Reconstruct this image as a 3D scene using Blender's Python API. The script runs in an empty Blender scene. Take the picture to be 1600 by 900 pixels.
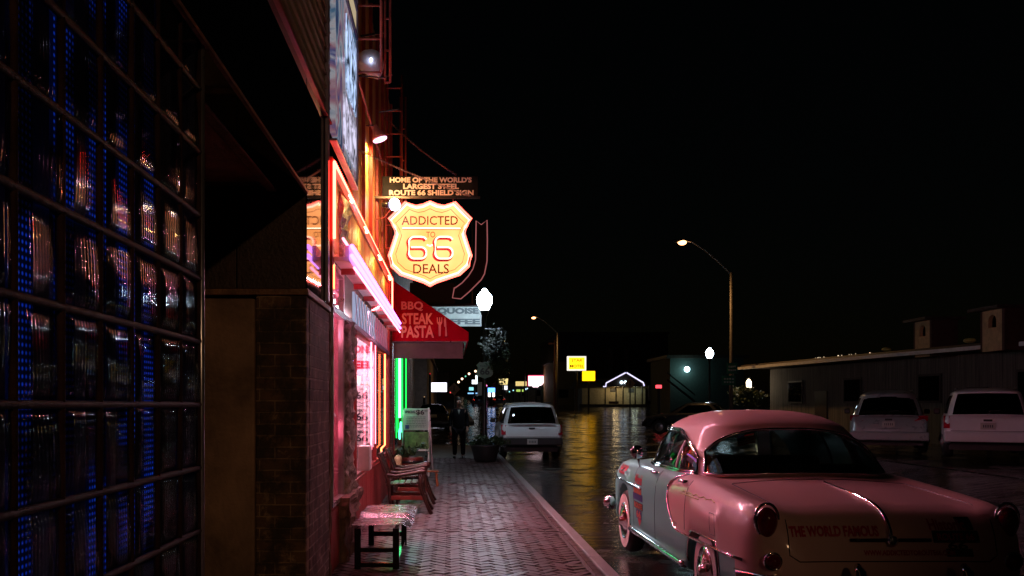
import bpy, bmesh, math, random
import numpy as np
from mathutils import Vector, Matrix
from mathutils.bvhtree import BVHTree
random.seed(7)
S = bpy.context.scene
C = S.collection
R = math.radians
# ---------------------------------------------------------------- camera
cd = bpy.data.cameras.new('camera'); cam = bpy.data.objects.new('camera', cd); C.objects.link(cam)
cam.location = (0, 0, 1.55); cam.rotation_euler = (R(90), 0, 0)
cd.sensor_width = 36; cd.lens = 1396 / 1600 * 36
cd.shift_x = 95 / 1600; cd.shift_y = 182 / 1600
cd.clip_start = 0.05; cd.clip_end = 4000
S.camera = cam
# ---------------------------------------------------------------- night sky, faint moon-like sun, exposure
W = bpy.data.worlds.new('World'); S.world = W; W.use_nodes = True
nt = W.node_tree; nt.nodes.clear()
sky = nt.nodes.new('ShaderNodeTexSky'); sky.sky_type = 'NISHITA'; sky.sun_disc = False
sky.sun_elevation = R(4); sky.sun_rotation = R(200)
bg = nt.nodes.new('ShaderNodeBackground'); bg.inputs['Strength'].default_value = 0.0003
wo = nt.nodes.new('ShaderNodeOutputWorld')
nt.links.new(sky.outputs[0], bg.inputs[0]); nt.links.new(bg.outputs[0], wo.inputs[0])
S.view_settings.view_transform = 'Standard'; S.view_settings.look = 'None'
S.view_settings.exposure = 0.0; S.view_settings.gamma = 1
F = 1396.0
def P(x, y, Y):            # a point of the photograph (1600x900) at a depth of Y metres
    return Vector(((x - 705) * Y / F, Y, 1.55 - (y - 632) * Y / F))
def gz(Y):                 # the street climbs gently beyond 30 m
    return -0.10 + 0.0155 * max(0.0, min(Y, 420) - 30)
# ---------------------------------------------------------------- materials
def N(t, kind, **kw):
    n = t.nodes.new(kind)
    for k, v in kw.items():
        if k in n.inputs: n.inputs[k].default_value = v
        else: setattr(n, k, v)
    return n
def newmat(name):
    m = bpy.data.materials.new(name); m.use_nodes = True
    t = m.node_tree; t.nodes.clear()
    o = t.nodes.new('ShaderNodeOutputMaterial'); p = t.nodes.new('ShaderNodeBsdfPrincipled')
    t.links.new(p.outputs[0], o.inputs[0])
    return m, t, p
def col(c): return (c[0], c[1], c[2], 1)
def mat(name, c, rough=0.5, metal=0.0, var=0.25, scale=6.0, bump=0.0, bscale=40.0, spec=0.5, coat=0.0, rvar=0.12, c2=None, stretch=None):
    m, t, p = newmat(name)
    tc = N(t, 'ShaderNodeTexCoord'); vec = tc.outputs['Object']
    if stretch:
        mp = N(t, 'ShaderNodeMapping'); mp.inputs['Scale'].default_value = stretch
        t.links.new(vec, mp.inputs[0]); vec = mp.outputs[0]
    nz = N(t, 'ShaderNodeTexNoise', Scale=scale, Detail=6.0, Roughness=0.6); t.links.new(vec, nz.inputs['Vector'])
    rp = N(t, 'ShaderNodeValToRGB')
    a = [max(0, v * (1 - var)) for v in c]; b = c2 if c2 else [min(1, v * (1 + var)) for v in c]
    rp.color_ramp.elements[0].position = 0.32; rp.color_ramp.elements[1].position = 0.68
    rp.color_ramp.elements[0].color = col(a); rp.color_ramp.elements[1].color = col(b)
    t.links.new(nz.outputs[0], rp.inputs[0]); t.links.new(rp.outputs[0], p.inputs['Base Color'])
    mr = N(t, 'ShaderNodeMapRange'); mr.inputs['To Min'].default_value = max(0.02, rough - rvar); mr.inputs['To Max'].default_value = min(1, rough + rvar)
    t.links.new(nz.outputs[0], mr.inputs[0]); t.links.new(mr.outputs[0], p.inputs['Roughness'])
    p.inputs['Metallic'].default_value = metal; p.inputs['Specular IOR Level'].default_value = spec
    p.inputs['Coat Weight'].default_value = coat; p.inputs['Coat Roughness'].default_value = 0.06
    if bump:
        n2 = N(t, 'ShaderNodeTexNoise', Scale=bscale, Detail=5.0); t.links.new(vec, n2.inputs['Vector'])
        bp = N(t, 'ShaderNodeBump', Strength=bump, Distance=0.02); t.links.new(n2.outputs[0], bp.inputs['Height'])
        t.links.new(bp.outputs[0], p.inputs['Normal'])
    return m
def emit(name, c, s):
    m = bpy.data.materials.new(name); m.use_nodes = True; t = m.node_tree; t.nodes.clear()
    o = t.nodes.new('ShaderNodeOutputMaterial'); e = N(t, 'ShaderNodeEmission', Strength=s); e.inputs[0].default_value = col(c)
    t.links.new(e.outputs[0], o.inputs[0]); return m
def thin_glass(name, tint=(0.5, 0.5, 0.5), rough=0.02, fac=0.12, mul=1.0):
    m = bpy.data.materials.new(name); m.use_nodes = True; t = m.node_tree; t.nodes.clear()
    o = t.nodes.new('ShaderNodeOutputMaterial'); tr = N(t, 'ShaderNodeBsdfTransparent'); tr.inputs[0].default_value = col(tint)
    gl = N(t, 'ShaderNodeBsdfGlossy', Roughness=rough); mx = N(t, 'ShaderNodeMixShader')
    fr = N(t, 'ShaderNodeFresnel', IOR=1.5); ad = N(t, 'ShaderNodeMath', operation='MULTIPLY_ADD'); ad.inputs[1].default_value = mul; ad.inputs[2].default_value = fac * 0.3 * mul
    t.links.new(fr.outputs[0], ad.inputs[0]); t.links.new(ad.outputs[0], mx.inputs[0])
    t.links.new(tr.outputs[0], mx.inputs[1]); t.links.new(gl.outputs[0], mx.inputs[2]); t.links.new(mx.outputs[0], o.inputs[0])
    return m
def brick_mat(name, c1, c2, mortar, rot=None, w=0.2, h=0.075, dirt=(0.02, 0.015, 0.01), rough=0.75, dfac=0.6, msize=0.009):
    m, t, p = newmat(name)
    tc = N(t, 'ShaderNodeTexCoord'); mp = N(t, 'ShaderNodeMapping')
    sx = N(t, 'ShaderNodeSeparateXYZ'); cx = N(t, 'ShaderNodeCombineXYZ'); t.links.new(tc.outputs['Object'], sx.inputs[0])
    t.links.new(sx.outputs[0 if rot == 'xz' else 1], cx.inputs[0]); t.links.new(sx.outputs[2], cx.inputs[1])
    n0 = N(t, 'ShaderNodeTexNoise', Scale=7.0, Detail=3.0); t.links.new(tc.outputs['Object'], n0.inputs['Vector'])
    vm = N(t, 'ShaderNodeVectorMath', operation='MULTIPLY_ADD'); vm.inputs[1].default_value = (0.012, 0.012, 0)
    t.links.new(n0.outputs['Color'], vm.inputs[0]); t.links.new(cx.outputs[0], vm.inputs[2])
    br = N(t, 'ShaderNodeTexBrick'); br.inputs['Scale'].default_value = 1; br.inputs['Brick Width'].default_value = w; br.inputs['Row Height'].default_value = h
    br.inputs['Mortar Size'].default_value = msize; br.inputs['Mortar Smooth'].default_value = 0.3
    br.inputs['Color1'].default_value = col(c1); br.inputs['Color2'].default_value = col(c2); br.inputs['Mortar'].default_value = col(mortar)
    t.links.new(vm.outputs[0], br.inputs['Vector'])
    n1 = N(t, 'ShaderNodeTexNoise', Scale=3.5, Detail=9.0, Roughness=0.7); t.links.new(tc.outputs['Object'], n1.inputs['Vector'])
    rp = N(t, 'ShaderNodeValToRGB'); rp.color_ramp.elements[0].position = 0.44; rp.color_ramp.elements[1].position = 0.56
    t.links.new(n1.outputs[0], rp.inputs[0])
    n5 = N(t, 'ShaderNodeTexNoise', Scale=5.0, Detail=8.0, Roughness=0.75); t.links.new(tc.outputs['Object'], n5.inputs['Vector']); n5.inputs['Distortion'].default_value = .6
    r5 = N(t, 'ShaderNodeValToRGB'); r5.color_ramp.elements[0].position = 0.55; r5.color_ramp.elements[1].position = 0.66; t.links.new(n5.outputs[0], r5.inputs[0])
    x5 = N(t, 'ShaderNodeMix', data_type='RGBA'); t.links.new(r5.outputs[0], x5.inputs[0]); t.links.new(br.outputs[0], x5.inputs[6]); x5.inputs[7].default_value = col([min(1, v * 1.25) for v in mortar])
    mm = N(t, 'ShaderNodeMath', operation='MULTIPLY'); mm.inputs[1].default_value = dfac; t.links.new(rp.outputs[0], mm.inputs[0])
    mx = N(t, 'ShaderNodeMix', data_type='RGBA'); t.links.new(mm.outputs[0], mx.inputs[0]); t.links.new(x5.outputs[2], mx.inputs[6]); mx.inputs[7].default_value = col(dirt)
    t.links.new(mx.outputs[2], p.inputs['Base Color']); p.inputs['Roughness'].default_value = rough
    ad = N(t, 'ShaderNodeMath', operation='MULTIPLY_ADD'); ad.inputs[1].default_value = -1.3; t.links.new(br.outputs['Fac'], ad.inputs[0]); t.links.new(n1.outputs[0], ad.inputs[2])
    bp = N(t, 'ShaderNodeBump', Strength=0.8, Distance=0.015); t.links.new(ad.outputs[0], bp.inputs['Height']); t.links.new(bp.outputs[0], p.inputs['Normal'])
    return m
M = {}
def wet_road():
    m, t, p = newmat('wet_asphalt')
    tc = N(t, 'ShaderNodeTexCoord')
    n1 = N(t, 'ShaderNodeTexNoise', Scale=0.9, Detail=8.0, Roughness=0.66); t.links.new(tc.outputs['Object'], n1.inputs['Vector'])
    n2 = N(t, 'ShaderNodeTexNoise', Scale=90.0, Detail=3.0); t.links.new(tc.outputs['Object'], n2.inputs['Vector'])
    mp = N(t, 'ShaderNodeMapping'); mp.inputs['Scale'].default_value = (1.1, 3.2, 1); t.links.new(tc.outputs['Object'], mp.inputs[0])
    n3 = N(t, 'ShaderNodeTexNoise', Scale=1.7, Detail=6.0, Roughness=0.62); t.links.new(mp.outputs[0], n3.inputs['Vector'])
    rp = N(t, 'ShaderNodeValToRGB'); e = rp.color_ramp.elements
    e[0].position = 0.35; e[0].color = (0.012, 0.011, 0.011, 1); e[1].position = 0.7; e[1].color = (0.035, 0.032, 0.03, 1)
    t.links.new(n1.outputs[0], rp.inputs[0]); t.links.new(rp.outputs[0], p.inputs['Base Color'])
    mr = N(t, 'ShaderNodeMapRange'); mr.inputs['From Min'].default_value = 0.45; mr.inputs['From Max'].default_value = 0.60
    mr.inputs['To Min'].default_value = 0.03; mr.inputs['To Max'].default_value = 0.33
    t.links.new(n1.outputs[0], mr.inputs[0]); t.links.new(mr.outputs[0], p.inputs['Roughness'])
    b1 = N(t, 'ShaderNodeBump', Strength=0.3, Distance=0.0015); t.links.new(n2.outputs[0], b1.inputs['Height'])
    b2 = N(t, 'ShaderNodeBump', Strength=0.7, Distance=0.017); t.links.new(n3.outputs[0], b2.inputs['Height']); t.links.new(b1.outputs[0], b2.inputs['Normal'])
    t.links.new(b2.outputs[0], p.inputs['Normal']); p.inputs['Specular IOR Level'].default_value = 0.6
    return m
M['road'] = wet_road()
M['brickpave'] = mat('wet_brick_paver', (0.092, 0.062, 0.068), 0.33, var=0.3, scale=2.0, bump=0.12, bscale=70, rvar=0.10, spec=0.6)
M['joint'] = mat('sand_joint', (0.045, 0.034, 0.032), 0.7)
M['kerb'] = mat('wet_concrete', (0.17, 0.16, 0.165), 0.42, var=0.35, scale=4, bump=0.3, bscale=70, rvar=0.2)
M['concrete'] = mat('old_concrete', (0.16, 0.15, 0.14), 0.6, var=0.35, scale=3, bump=0.3)
M['blackglass'] = mat('black_glass_cladding', (0.004, 0.003, 0.003), 0.035, var=0.3, rvar=0.02, spec=0.3)
M['darkpaint'] = mat('dark_brown_paint', (0.035, 0.018, 0.012), 0.55, var=0.4, bump=0.3)
M['beam'] = mat('rusty_beam', (0.2, 0.10, 0.05), 0.5, var=0.5, bump=0.4, scale=9)
M['ceiling'] = mat('soffit_plaster', (0.42, 0.18, 0.12), 0.8, var=0.35, scale=5, bump=0.3)
M['stucco'] = mat('stained_stucco', (0.27, 0.17, 0.11), 0.85, var=0.6, scale=1.6, bump=0.5, bscale=25)
M['brick_face'] = brick_mat('old_brick_face', (0.075, 0.04, 0.026), (0.15, 0.08, 0.04), (0.30, 0.20, 0.12), 'xz', w=0.235, h=0.088, dfac=0.85, msize=0.006)
M['brick_side'] = brick_mat('old_brick_side', (0.12, 0.07, 0.055), (0.2, 0.11, 0.09), (0.34, 0.26, 0.22), 'yz', w=0.235, h=0.088, dfac=0.6)
M['brick_red'] = brick_mat('red_brick_wall', (0.13, 0.05, 0.035), (0.2, 0.075, 0.05), (0.22, 0.19, 0.16), 'yz')
M['siding'] = mat('weathered_siding', (0.36, 0.28, 0.19), 0.7, var=0.35, scale=5, bump=0.3, stretch=(1, 0.3, 8))
M['orangeboard'] = mat('ochre_board', (0.72, 0.42, 0.12), 0.55, var=0.25, scale=4, bump=0.25, stretch=(6, 6, .6))
M['redboard'] = mat('red_painted_board', (0.36, 0.05, 0.045), 0.5, var=0.35, scale=5, bump=0.25, stretch=(6, 6, .6))
M['redtrim'] = mat('red_painted_trim', (0.3, 0.035, 0.03), 0.38, var=0.3, bump=0.15)
M['masonry'] = mat('crumbling_masonry', (0.22, 0.13, 0.10), 0.85, var=0.5, scale=9, bump=1.0, bscale=26, c2=(0.62, 0.54, 0.48))
M['masonry2'] = mat('worn_timber_post', (0.2, 0.12, 0.09), 0.8, var=0.55, scale=4, bump=0.9, bscale=12, stretch=(4, 4, .7))
M['alu'] = mat('brushed_aluminium', (0.55, 0.56, 0.6), 0.3, metal=0.9, var=0.15)
M['purplepaint'] = mat('purple_grey_paint', (0.35, 0.3, 0.42), 0.35, var=0.25)
M['rustred'] = mat('red_oxide_steel', (0.42, 0.10, 0.08), 0.5, var=0.35, bump=0.2)
M['blackmetal'] = mat('black_painted_metal', (0.012, 0.012, 0.013), 0.3, var=0.3)
M['chain'] = mat('steel_chain', (0.4, 0.3, 0.26), 0.4, metal=0.7)
M['signblack'] = mat('dark_sign_board', (0.006, 0.006, 0.004), 0.6, var=0.3, bump=0.1, spec=.2)
M['cream'] = mat('cream_sign_paint', (0.85, 0.66, 0.5), 0.5, var=0.08)
M['brownletter'] = mat('dark_brown_lettering', (0.09, 0.012, 0.006), 0.5, var=0.1)
M['chrome'] = mat('chrome', (0.82, 0.82, 0.85), 0.07, metal=1.0, var=0.05, rvar=0.04)
M['rubber'] = mat('tyre_rubber', (0.02, 0.02, 0.02), 0.65, var=0.3)
M['whitewall'] = mat('whitewall_band', (0.7, 0.62, 0.6), 0.5, var=0.12)
M['seat'] = mat('dark_seat_cloth', (0.05, 0.04, 0.04), 0.7)
M['carglass'] = thin_glass('car_window_glass', (0.42, 0.46, 0.44), 0.02, 0.15)
M['darkglass'] = thin_glass('tinted_window_glass', (0.08, 0.085, 0.09), 0.02, 0.15)
M['glass'] = thin_glass('window_glass', (0.95, 0.95, 0.95), 0.01, 0.1, 0.3)
M['redlens'] = mat('red_lamp_lens', (0.14, 0.003, 0.012), 0.1, var=0.3, coat=1.0)
M['redlens2'] = mat('red_tail_lens', (0.42, 0.012, 0.03), 0.15, var=0.2, coat=1.0)
M['whitepaint'] = mat('white_car_paint', (0.78, 0.81, 0.84), 0.3, var=0.03, coat=0.6, rvar=.03)
M['silverpaint'] = mat('silver_car_paint', (0.42, 0.45, 0.48), 0.28, metal=0.3, var=0.03, coat=0.6, rvar=.03)
M['darkcar'] = mat('dark_car_paint', (0.02, 0.022, 0.03), 0.22, var=0.1, coat=0.6)
M['plastic'] = mat('dark_grey_plastic', (0.03, 0.03, 0.033), 0.5)
M['plate'] = mat('licence_plate', (0.5, 0.5, 0.48), 0.4, var=0.1)
M['awning'] = mat('crimson_canvas', (0.38, 0.003, 0.022), 0.95, spec=0.05, var=0.16, scale=3, bump=0.15, bscale=200)
M['pinkprint'] = mat('pale_pink_print', (0.85, 0.32, 0.34), 0.7, var=0.06)
M['wood'] = mat('dark_stained_wood', (0.03, 0.012, 0.009), 0.32, var=0.5, scale=7, bump=0.25, stretch=(1, 1, 5))
M['redwood'] = mat('red_stained_wood', (0.12, 0.018, 0.012), 0.45, var=0.4)
M['oak'] = mat('orange_brown_wood', (0.28, 0.1, 0.035), 0.45, var=0.35)
M['leaf'] = mat('foliage', (0.035, 0.07, 0.025), 0.5, var=0.6, scale=9)
M['leaf2'] = mat('pale_foliage', (0.014, 0.022, 0.012), 0.7, var=0.5, scale=9)
M['stuccodim'] = mat('tan_stucco', (0.26, 0.2, 0.16), 0.85, var=0.25, scale=2, bump=0.3)
M['roofdark'] = mat('dark_roofing', (0.06, 0.045, 0.04), 0.6, var=0.4, bump=0.4)
M['white'] = mat('white_paint', (0.72, 0.7, 0.68), 0.5, var=0.1)
M['green'] = mat('green_sign_sheet', (0.02, 0.16, 0.10), 0.4, var=0.1)
M['amberboard'] = mat('orange_sign_sheet', (0.62, 0.24, 0.1), 0.5, var=0.12)
M['greysign'] = mat('pale_grey_sign', (0.42, 0.47, 0.45), 0.6, var=0.15)
M['greyletter'] = mat('slate_lettering', (0.10, 0.13, 0.14), 0.6, var=0.1)
M['red_print'] = mat('red_print', (0.5, 0.012, 0.05), 0.45, var=0.1)
M['black_print'] = mat('black_print', (0.015, 0.012, 0.02), 0.45, var=0.1)
M['orange_print'] = mat('orange_print', (0.6, 0.13, 0.06), 0.45, var=0.1)
M['yellow_reflection'] = mat('yellow_reflection', (0.6, 0.55, 0.12), 0.45, var=0.1)  # for the reflection painted on the car side
M['white_print'] = mat('white_print', (0.7, 0.68, 0.66), 0.45, var=0.05)
M['blue_print'] = mat('navy_print', (0.02, 0.03, 0.18), 0.45, var=0.1)
M['cloth'] = mat('dark_clothing', (0.007, 0.006, 0.008), 0.95, var=0.2, spec=.1)
M['skin'] = mat('skin', (0.32, 0.17, 0.12), 0.55, var=0.1)
M['hair'] = mat('dark_hair', (0.015, 0.01, 0.008), 0.6)
M['interior'] = mat('shop_interior_red', (0.16, 0.03, 0.04), 0.7, var=0.35, scale=3)
# ---------------------------------------------------------------- mesh helpers
def bx(bm, x0, x1, y0, y1, z0, z1):
    v = [bm.verts.new((x, y, z)) for z in (z0, z1) for y in (y0, y1) for x in (x0, x1)]
    for f in ((0, 2, 3, 1), (4, 5, 7, 6), (0, 1, 5, 4), (2, 6, 7, 3), (0, 4, 6, 2), (1, 3, 7, 5)): bm.faces.new([v[i] for i in f])
    return bm
def tube(bm, pts, r, n=8, closed=False, cap=True):
    pts = [Vector(p) for p in pts]; k = len(pts); rings = []
    rr = r if isinstance(r, (list, tuple)) else [r] * k
    up = None
    for i, p in enumerate(pts):
        if closed: d = pts[(i + 1) % k] - pts[i - 1]
        else: d = pts[min(i + 1, k - 1)] - pts[max(i - 1, 0)]
        if d.length < 1e-9: d = Vector((0, 0, 1))
        d.normalize()
        if up is None:
            up = Vector((0, 0, 1)) if abs(d.z) < 0.9 else Vector((0, 1, 0))
        a = d.cross(up)
        if a.length < 1e-6: a = d.orthogonal()
        a.normalize(); b = d.cross(a).normalized(); up = -b if False else up
        ring = [bm.verts.new(p + (a * math.cos(2 * math.pi * j / n) + b * math.sin(2 * math.pi * j / n)) * rr[i]) for j in range(n)]
        rings.append(ring)
    m = k if closed else k - 1
    for i in range(m):
        A, Bq = rings[i], rings[(i + 1) % k]
        for j in range(n): bm.faces.new((A[j], A[(j + 1) % n], Bq[(j + 1) % n], Bq[j]))
    if not closed and cap:
        bm.faces.new(rings[0][::-1]); bm.faces.new(rings[-1])
    return bm
def lathe(bm, prof, c, n=24, axis='z'):
    c = Vector(c); rings = []
    for r, h in prof:
        ring = []
        for j in range(n):
            a = 2 * math.pi * j / n; q = (math.cos(a) * r, math.sin(a) * r)
            ring.append(bm.verts.new(c + (Vector((q[0], q[1], h)) if axis == 'z' else Vector((q[0], h, q[1])) if axis == 'y' else Vector((h, q[0], q[1])))))
        rings.append(ring)
    for A, Bq in zip(rings, rings[1:]):
        for j in range(n): bm.faces.new((A[j], A[(j + 1) % n], Bq[(j + 1) % n], Bq[j]))
    bm.faces.new(rings[0][::-1]); bm.faces.new(rings[-1])
    return bm
def prism(bm, pts, d):      # pts: 3D loop, d: extrusion vector
    d = Vector(d); a = [bm.verts.new(Vector(p)) for p in pts]; b = [bm.verts.new(Vector(p) + d) for p in pts]; n = len(a)
    bm.faces.new(a); bm.faces.new(b[::-1])
    for i in range(n): bm.faces.new((a[i], b[i], b[(i + 1) % n], a[(i + 1) % n]))
    return bm
def new(): return bmesh.new()
def root_of(o):
    while o.parent: o = o.parent
    return o
def obj(name, bm, m, parent=None, smooth=False, bevel=0.0, sub=0, local=False):
    me = bpy.data.meshes.new(name)
    bmesh.ops.recalc_face_normals(bm, faces=bm.faces); bm.to_mesh(me); bm.free()
    for q in (m if isinstance(m, (list, tuple)) else [m]): me.materials.append(q)
    if smooth:
        for f in me.polygons: f.use_smooth = True
    o = bpy.data.objects.new(name, me); C.objects.link(o)
    if parent:
        o.parent = parent
        if not local:
            r = root_of(parent); me.transform(Matrix.Translation(-Vector(r.location)))
    if bevel:
        b = o.modifiers.new('bevel', 'BEVEL'); b.width = bevel; b.segments = 2; b.limit_method = 'ANGLE'
    if sub:
        s = o.modifiers.new('sub', 'SUBSURF'); s.levels = sub; s.render_levels = sub
    return o
def thing(name, label, cat, loc=(0, 0, 0), group=None, rz=0):
    o = bpy.data.objects.new(name, None); C.objects.link(o); o.empty_display_size = 0.2
    o.location = loc; o.rotation_euler = (0, 0, rz); o['label'] = label; o['category'] = cat
    if group: o['group'] = group
    return o
def tag(o, label, cat, group=None):
    o['label'] = label; o['category'] = cat
    if group: o['group'] = group
    return o
def struct(name, bm, m, kind='structure', smooth=False):
    o = obj(name, bm, m, smooth=smooth); o['kind'] = kind; return o
def dup(r0, loc=None, rz=None, label=None, group=None):
    def cp(o, par):
        c = o.copy(); C.objects.link(c); c.parent = par
        for ch in list(o.children): cp(ch, c)
        return c
    r = cp(r0, None)
    if loc is not None: r.location = loc
    if rz is not None: r.rotation_euler = (0, 0, rz)
    if label: r['label'] = label
    if group: r['group'] = group
    return r
def text_mesh(s, size, bold=0.0, extrude=0.004, align='CENTER', spacing=1.0):
    cu = bpy.data.curves.new('t', 'FONT'); cu.body = s; cu.size = size; cu.extrude = extrude; cu.offset = bold
    cu.align_x = align; cu.align_y = 'CENTER'; cu.space_character = spacing; cu.resolution_u = 3
    o = bpy.data.objects.new('t', cu); C.objects.link(o)
    dg = bpy.context.evaluated_depsgraph_get(); me = bpy.data.meshes.new_from_object(o.evaluated_get(dg))
    bpy.data.objects.remove(o); bpy.data.curves.remove(cu)
    return me
def text(name, s, size, at, m, parent, xd=(1, 0, 0), up=(0, 0, 1), width=None, height=None, **kw):
    me = text_mesh(s, size, **kw)
    if width or height:
        xs = [v.co.x for v in me.vertices]; ys = [v.co.y for v in me.vertices]
        sx = width / (max(xs) - min(xs)) if width else 1; sy = height / (max(ys) - min(ys)) if height else 1
        cx, cy = (max(xs) + min(xs)) / 2, (max(ys) + min(ys)) / 2
        for v in me.vertices: v.co.x = (v.co.x - cx) * sx; v.co.y = (v.co.y - cy) * sy
    xd = Vector(xd).normalized(); up = Vector(up).normalized(); n = xd.cross(up)
    mx = Matrix((xd, up, n)).transposed().to_4x4(); mx.translation = Vector(at)
    me.transform(mx); me.materials.clear(); me.materials.append(m); me.name = name
    r = root_of(parent); me.transform(Matrix.Translation(-Vector(r.location)))
    o = bpy.data.objects.new(name, me); C.objects.link(o); o.parent = parent
    return o
def leaves(bm, c, rad, n, size, clump=14):
    cs = [Vector((random.gauss(0, .5), random.gauss(0, .5), random.gauss(0, .5))) for _ in range(clump)]
    for i in range(n):
        k = random.choice(cs); d = Vector((random.gauss(0, .22), random.gauss(0, .22), random.gauss(0, .22)))
        q = k + d
        p = Vector(c) + Vector((q.x * rad[0], q.y * rad[1], q.z * rad[2]))
        a = Vector((random.uniform(-1, 1), random.uniform(-1, 1), random.uniform(-1, 1))).normalized(); b = a.orthogonal().normalized()
        s = size * random.uniform(.6, 1.3)
        bm.faces.new([bm.verts.new(p + v) for v in (a * s, b * s * .45, -a * s, -b * s * .45)])
    return bm
# ================================================================ SETTING
WX = -1.10     # the shop fronts' plane
bm = new()
ys = list(np.concatenate([[-40, 0, 15, 30], np.arange(40, 420, 20), [420, 900, 2500]]))
xs = [-900, -60, -3, 3, 12, 60, 900]
g = [[bm.verts.new((x, y, gz(y))) for x in xs] for y in ys]
for a, b in zip(g, g[1:]):
    for i in range(len(xs) - 1): bm.faces.new((a[i], a[i + 1], b[i + 1], b[i]))
struct('road', bm, M['road'])
bm = new(); bx(bm, -8, 1.39, -6, 34, -0.35, -0.012); struct('pavement_bed', bm, M['joint'])
# herringbone brick pavers as real bricks, laid at 45 degrees
bm = new(); w = 0.102; q = 0.0062; s45 = math.sqrt(.5)
def paver(cx, cy, lx, ly, z, ang):
    ca, sa = math.cos(ang), math.sin(ang); tx, ty = random.gauss(0, .028), random.gauss(0, .028); dz = random.gauss(0, .0012)
    out = []
    for ins, zz in ((0, -0.014), (0.005, 0)):
        for sx, sy in ((-1, -1), (1, -1), (1, 1), (-1, 1)):
            u = sx * (lx / 2 - q - ins); v = sy * (ly / 2 - q - ins)
            X, Y = cx + u * ca - v * sa, cy + u * sa + v * ca
            out.append(bm.verts.new((X, Y, z + zz + dz + (u * tx + v * ty if zz == 0 else 0))))
    bm.faces.new(out[4:8])
    for i in range(4): bm.faces.new((out[i], out[(i + 1) % 4], out[4 + (i + 1) % 4], out[4 + i]))
joints = [11.0, 14.1, 17.3, 20.4, 23.6]
def okp(X, Y):
    if not (-1.55 < X < 1.33 or (-3 < X < 1.33 and 3.5 < Y < 7)): return False
    return all(abs(Y - j) > .14 for j in joints)
for i in range(-260, 260):
    for j in range(-80, 80):
        # lattice (1,1) and (2,-2)
        bxx, byy = i + 2 * j, i - 2 * j
        for (ox, oy, lx, ly) in ((1.0, .5, 2, 1), (.5, 2.0, 1, 2)):
            u, v = (bxx + ox) * w, (byy + oy) * w
            X, Y = (u - v) * s45, (u + v) * s45
            if 4.6 < Y < 26 and -3.2 < X < 1.5 and okp(X, Y): paver(X, Y, lx * w, ly * w, 0, R(45))
for jy in joints:
    for k in range(14): paver(-1.5 + .204 * (k + .5), jy, .204, .1, 0.001, 0)
for k in range(115): paver(1.355, 4.0 + .204 * k, .07, .204, 0.001, 0)
struct('brick_pavement', bm, M['brickpave'])
bm = new(); bx(bm, -8, 1.39, 26, 34, -0.01, 0); bx(bm, -8, 1.39, -6, 4.45, -0.01, 0); struct('pavement_slab', bm, M['concrete'])
bm = new(); y = 3.0
while y < 34:
    l = 3.05; bx(bm, 1.40, 1.53, y + .004, min(y + l, 34) - .004, -0.3, 0.004); y += l
o = struct('kerb', bm, M['kerb']); b = o.modifiers.new('bevel', 'BEVEL'); b.width = .015; b.segments = 2
# left side beyond the cross street, right pavement and parking lot
bm = new(); 
for (x0, x1, y0, y1) in ((-8, 1.5, 58, 400),):
    n = 12
    for i in range(n):
        a, b = y0 + (y1 - y0) * i / n, y0 + (y1 - y0) * (i + 1) / n
        prism(bm, [(x0, a, gz(a) - .2), (x1, a, gz(a) - .2), (x1, a, gz(a) + .12), (x0, a, gz(a) + .12)], (0, b - a, gz(b) - gz(a)))
struct('far_pavement', bm, M['concrete'])
bm = new()
v = [(10.6, -10, .14), (10.6, 30, .2), (11.2, 42, .24), (70, 42, .26), (70, 30, .24), (70, -10, .2)]
prism(bm, v, (0, 0, -.4)); struct('parking_lot', bm, M['road'])
bm = new(); prism(bm, [(9.0, -6, -.3), (10.59, -6, -.3), (10.59, -6, .14), (9.0, -6, -.096)], (0, 50, .055)); struct('lot_ramp', bm, M['road'])

# ================================================================ GLASS BLOCK WALL
GX = -1.12; bs = 0.2815; Y1 = 3.99; z0r = 1.55 - 5 * bs
def glassblock_mat():
    m, t, p = newmat('fluted_glass_block'); out = t.nodes['Material Output']
    tc = N(t, 'ShaderNodeTexCoord')
    sx = N(t, 'ShaderNodeSeparateXYZ'); t.links.new(tc.outputs['Object'], sx.inputs[0])
    fr = N(t, 'ShaderNodeMath', operation='MULTIPLY'); fr.inputs[1].default_value = 2 * math.pi / (bs / 13)
    t.links.new(sx.outputs[1], fr.inputs[0]); sn = N(t, 'ShaderNodeMath', operation='SINE'); t.links.new(fr.outputs[0], sn.inputs[0])
    nz = N(t, 'ShaderNodeTexNoise', Scale=9.0, Detail=3.0); t.links.new(tc.outputs['Object'], nz.inputs['Vector'])
    md = N(t, 'ShaderNodeMath', operation='MULTIPLY_ADD'); md.inputs[1].default_value = 1.6; t.links.new(nz.outputs[0], md.inputs[0]); t.links.new(sn.outputs[0], md.inputs[2])
    bp = N(t, 'ShaderNodeBump', Strength=0.2, Distance=0.004); t.links.new(md.outputs[0], bp.inputs['Height'])
    t.links.new(bp.outputs[0], p.inputs['Normal']); p.inputs['Base Color'].default_value = (0.012, 0.014, 0.02, 1)
    p.inputs['Roughness'].default_value = 0.06; p.inputs['Specular IOR Level'].default_value = 0.25
    tr = N(t, 'ShaderNodeBsdfTransparent'); tr.inputs[0].default_value = (0.6, 0.7, 1, 1); mx = N(t, 'ShaderNodeMixShader'); mx.inputs[0].default_value = 0.38
    t.links.new(tr.outputs[0], mx.inputs[1]); t.links.new(p.outputs[0], mx.inputs[2]); t.links.new(mx.outputs[0], out.inputs[0])
    return m
gw = thing('glass_block_wall', 'dark wall of fluted glass blocks at the left edge with blue light dots behind', 'wall', (GX, 2, 0))
bm = new(); ng = 12; g_ = .012
ncol = 18; nrow = 11
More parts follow.
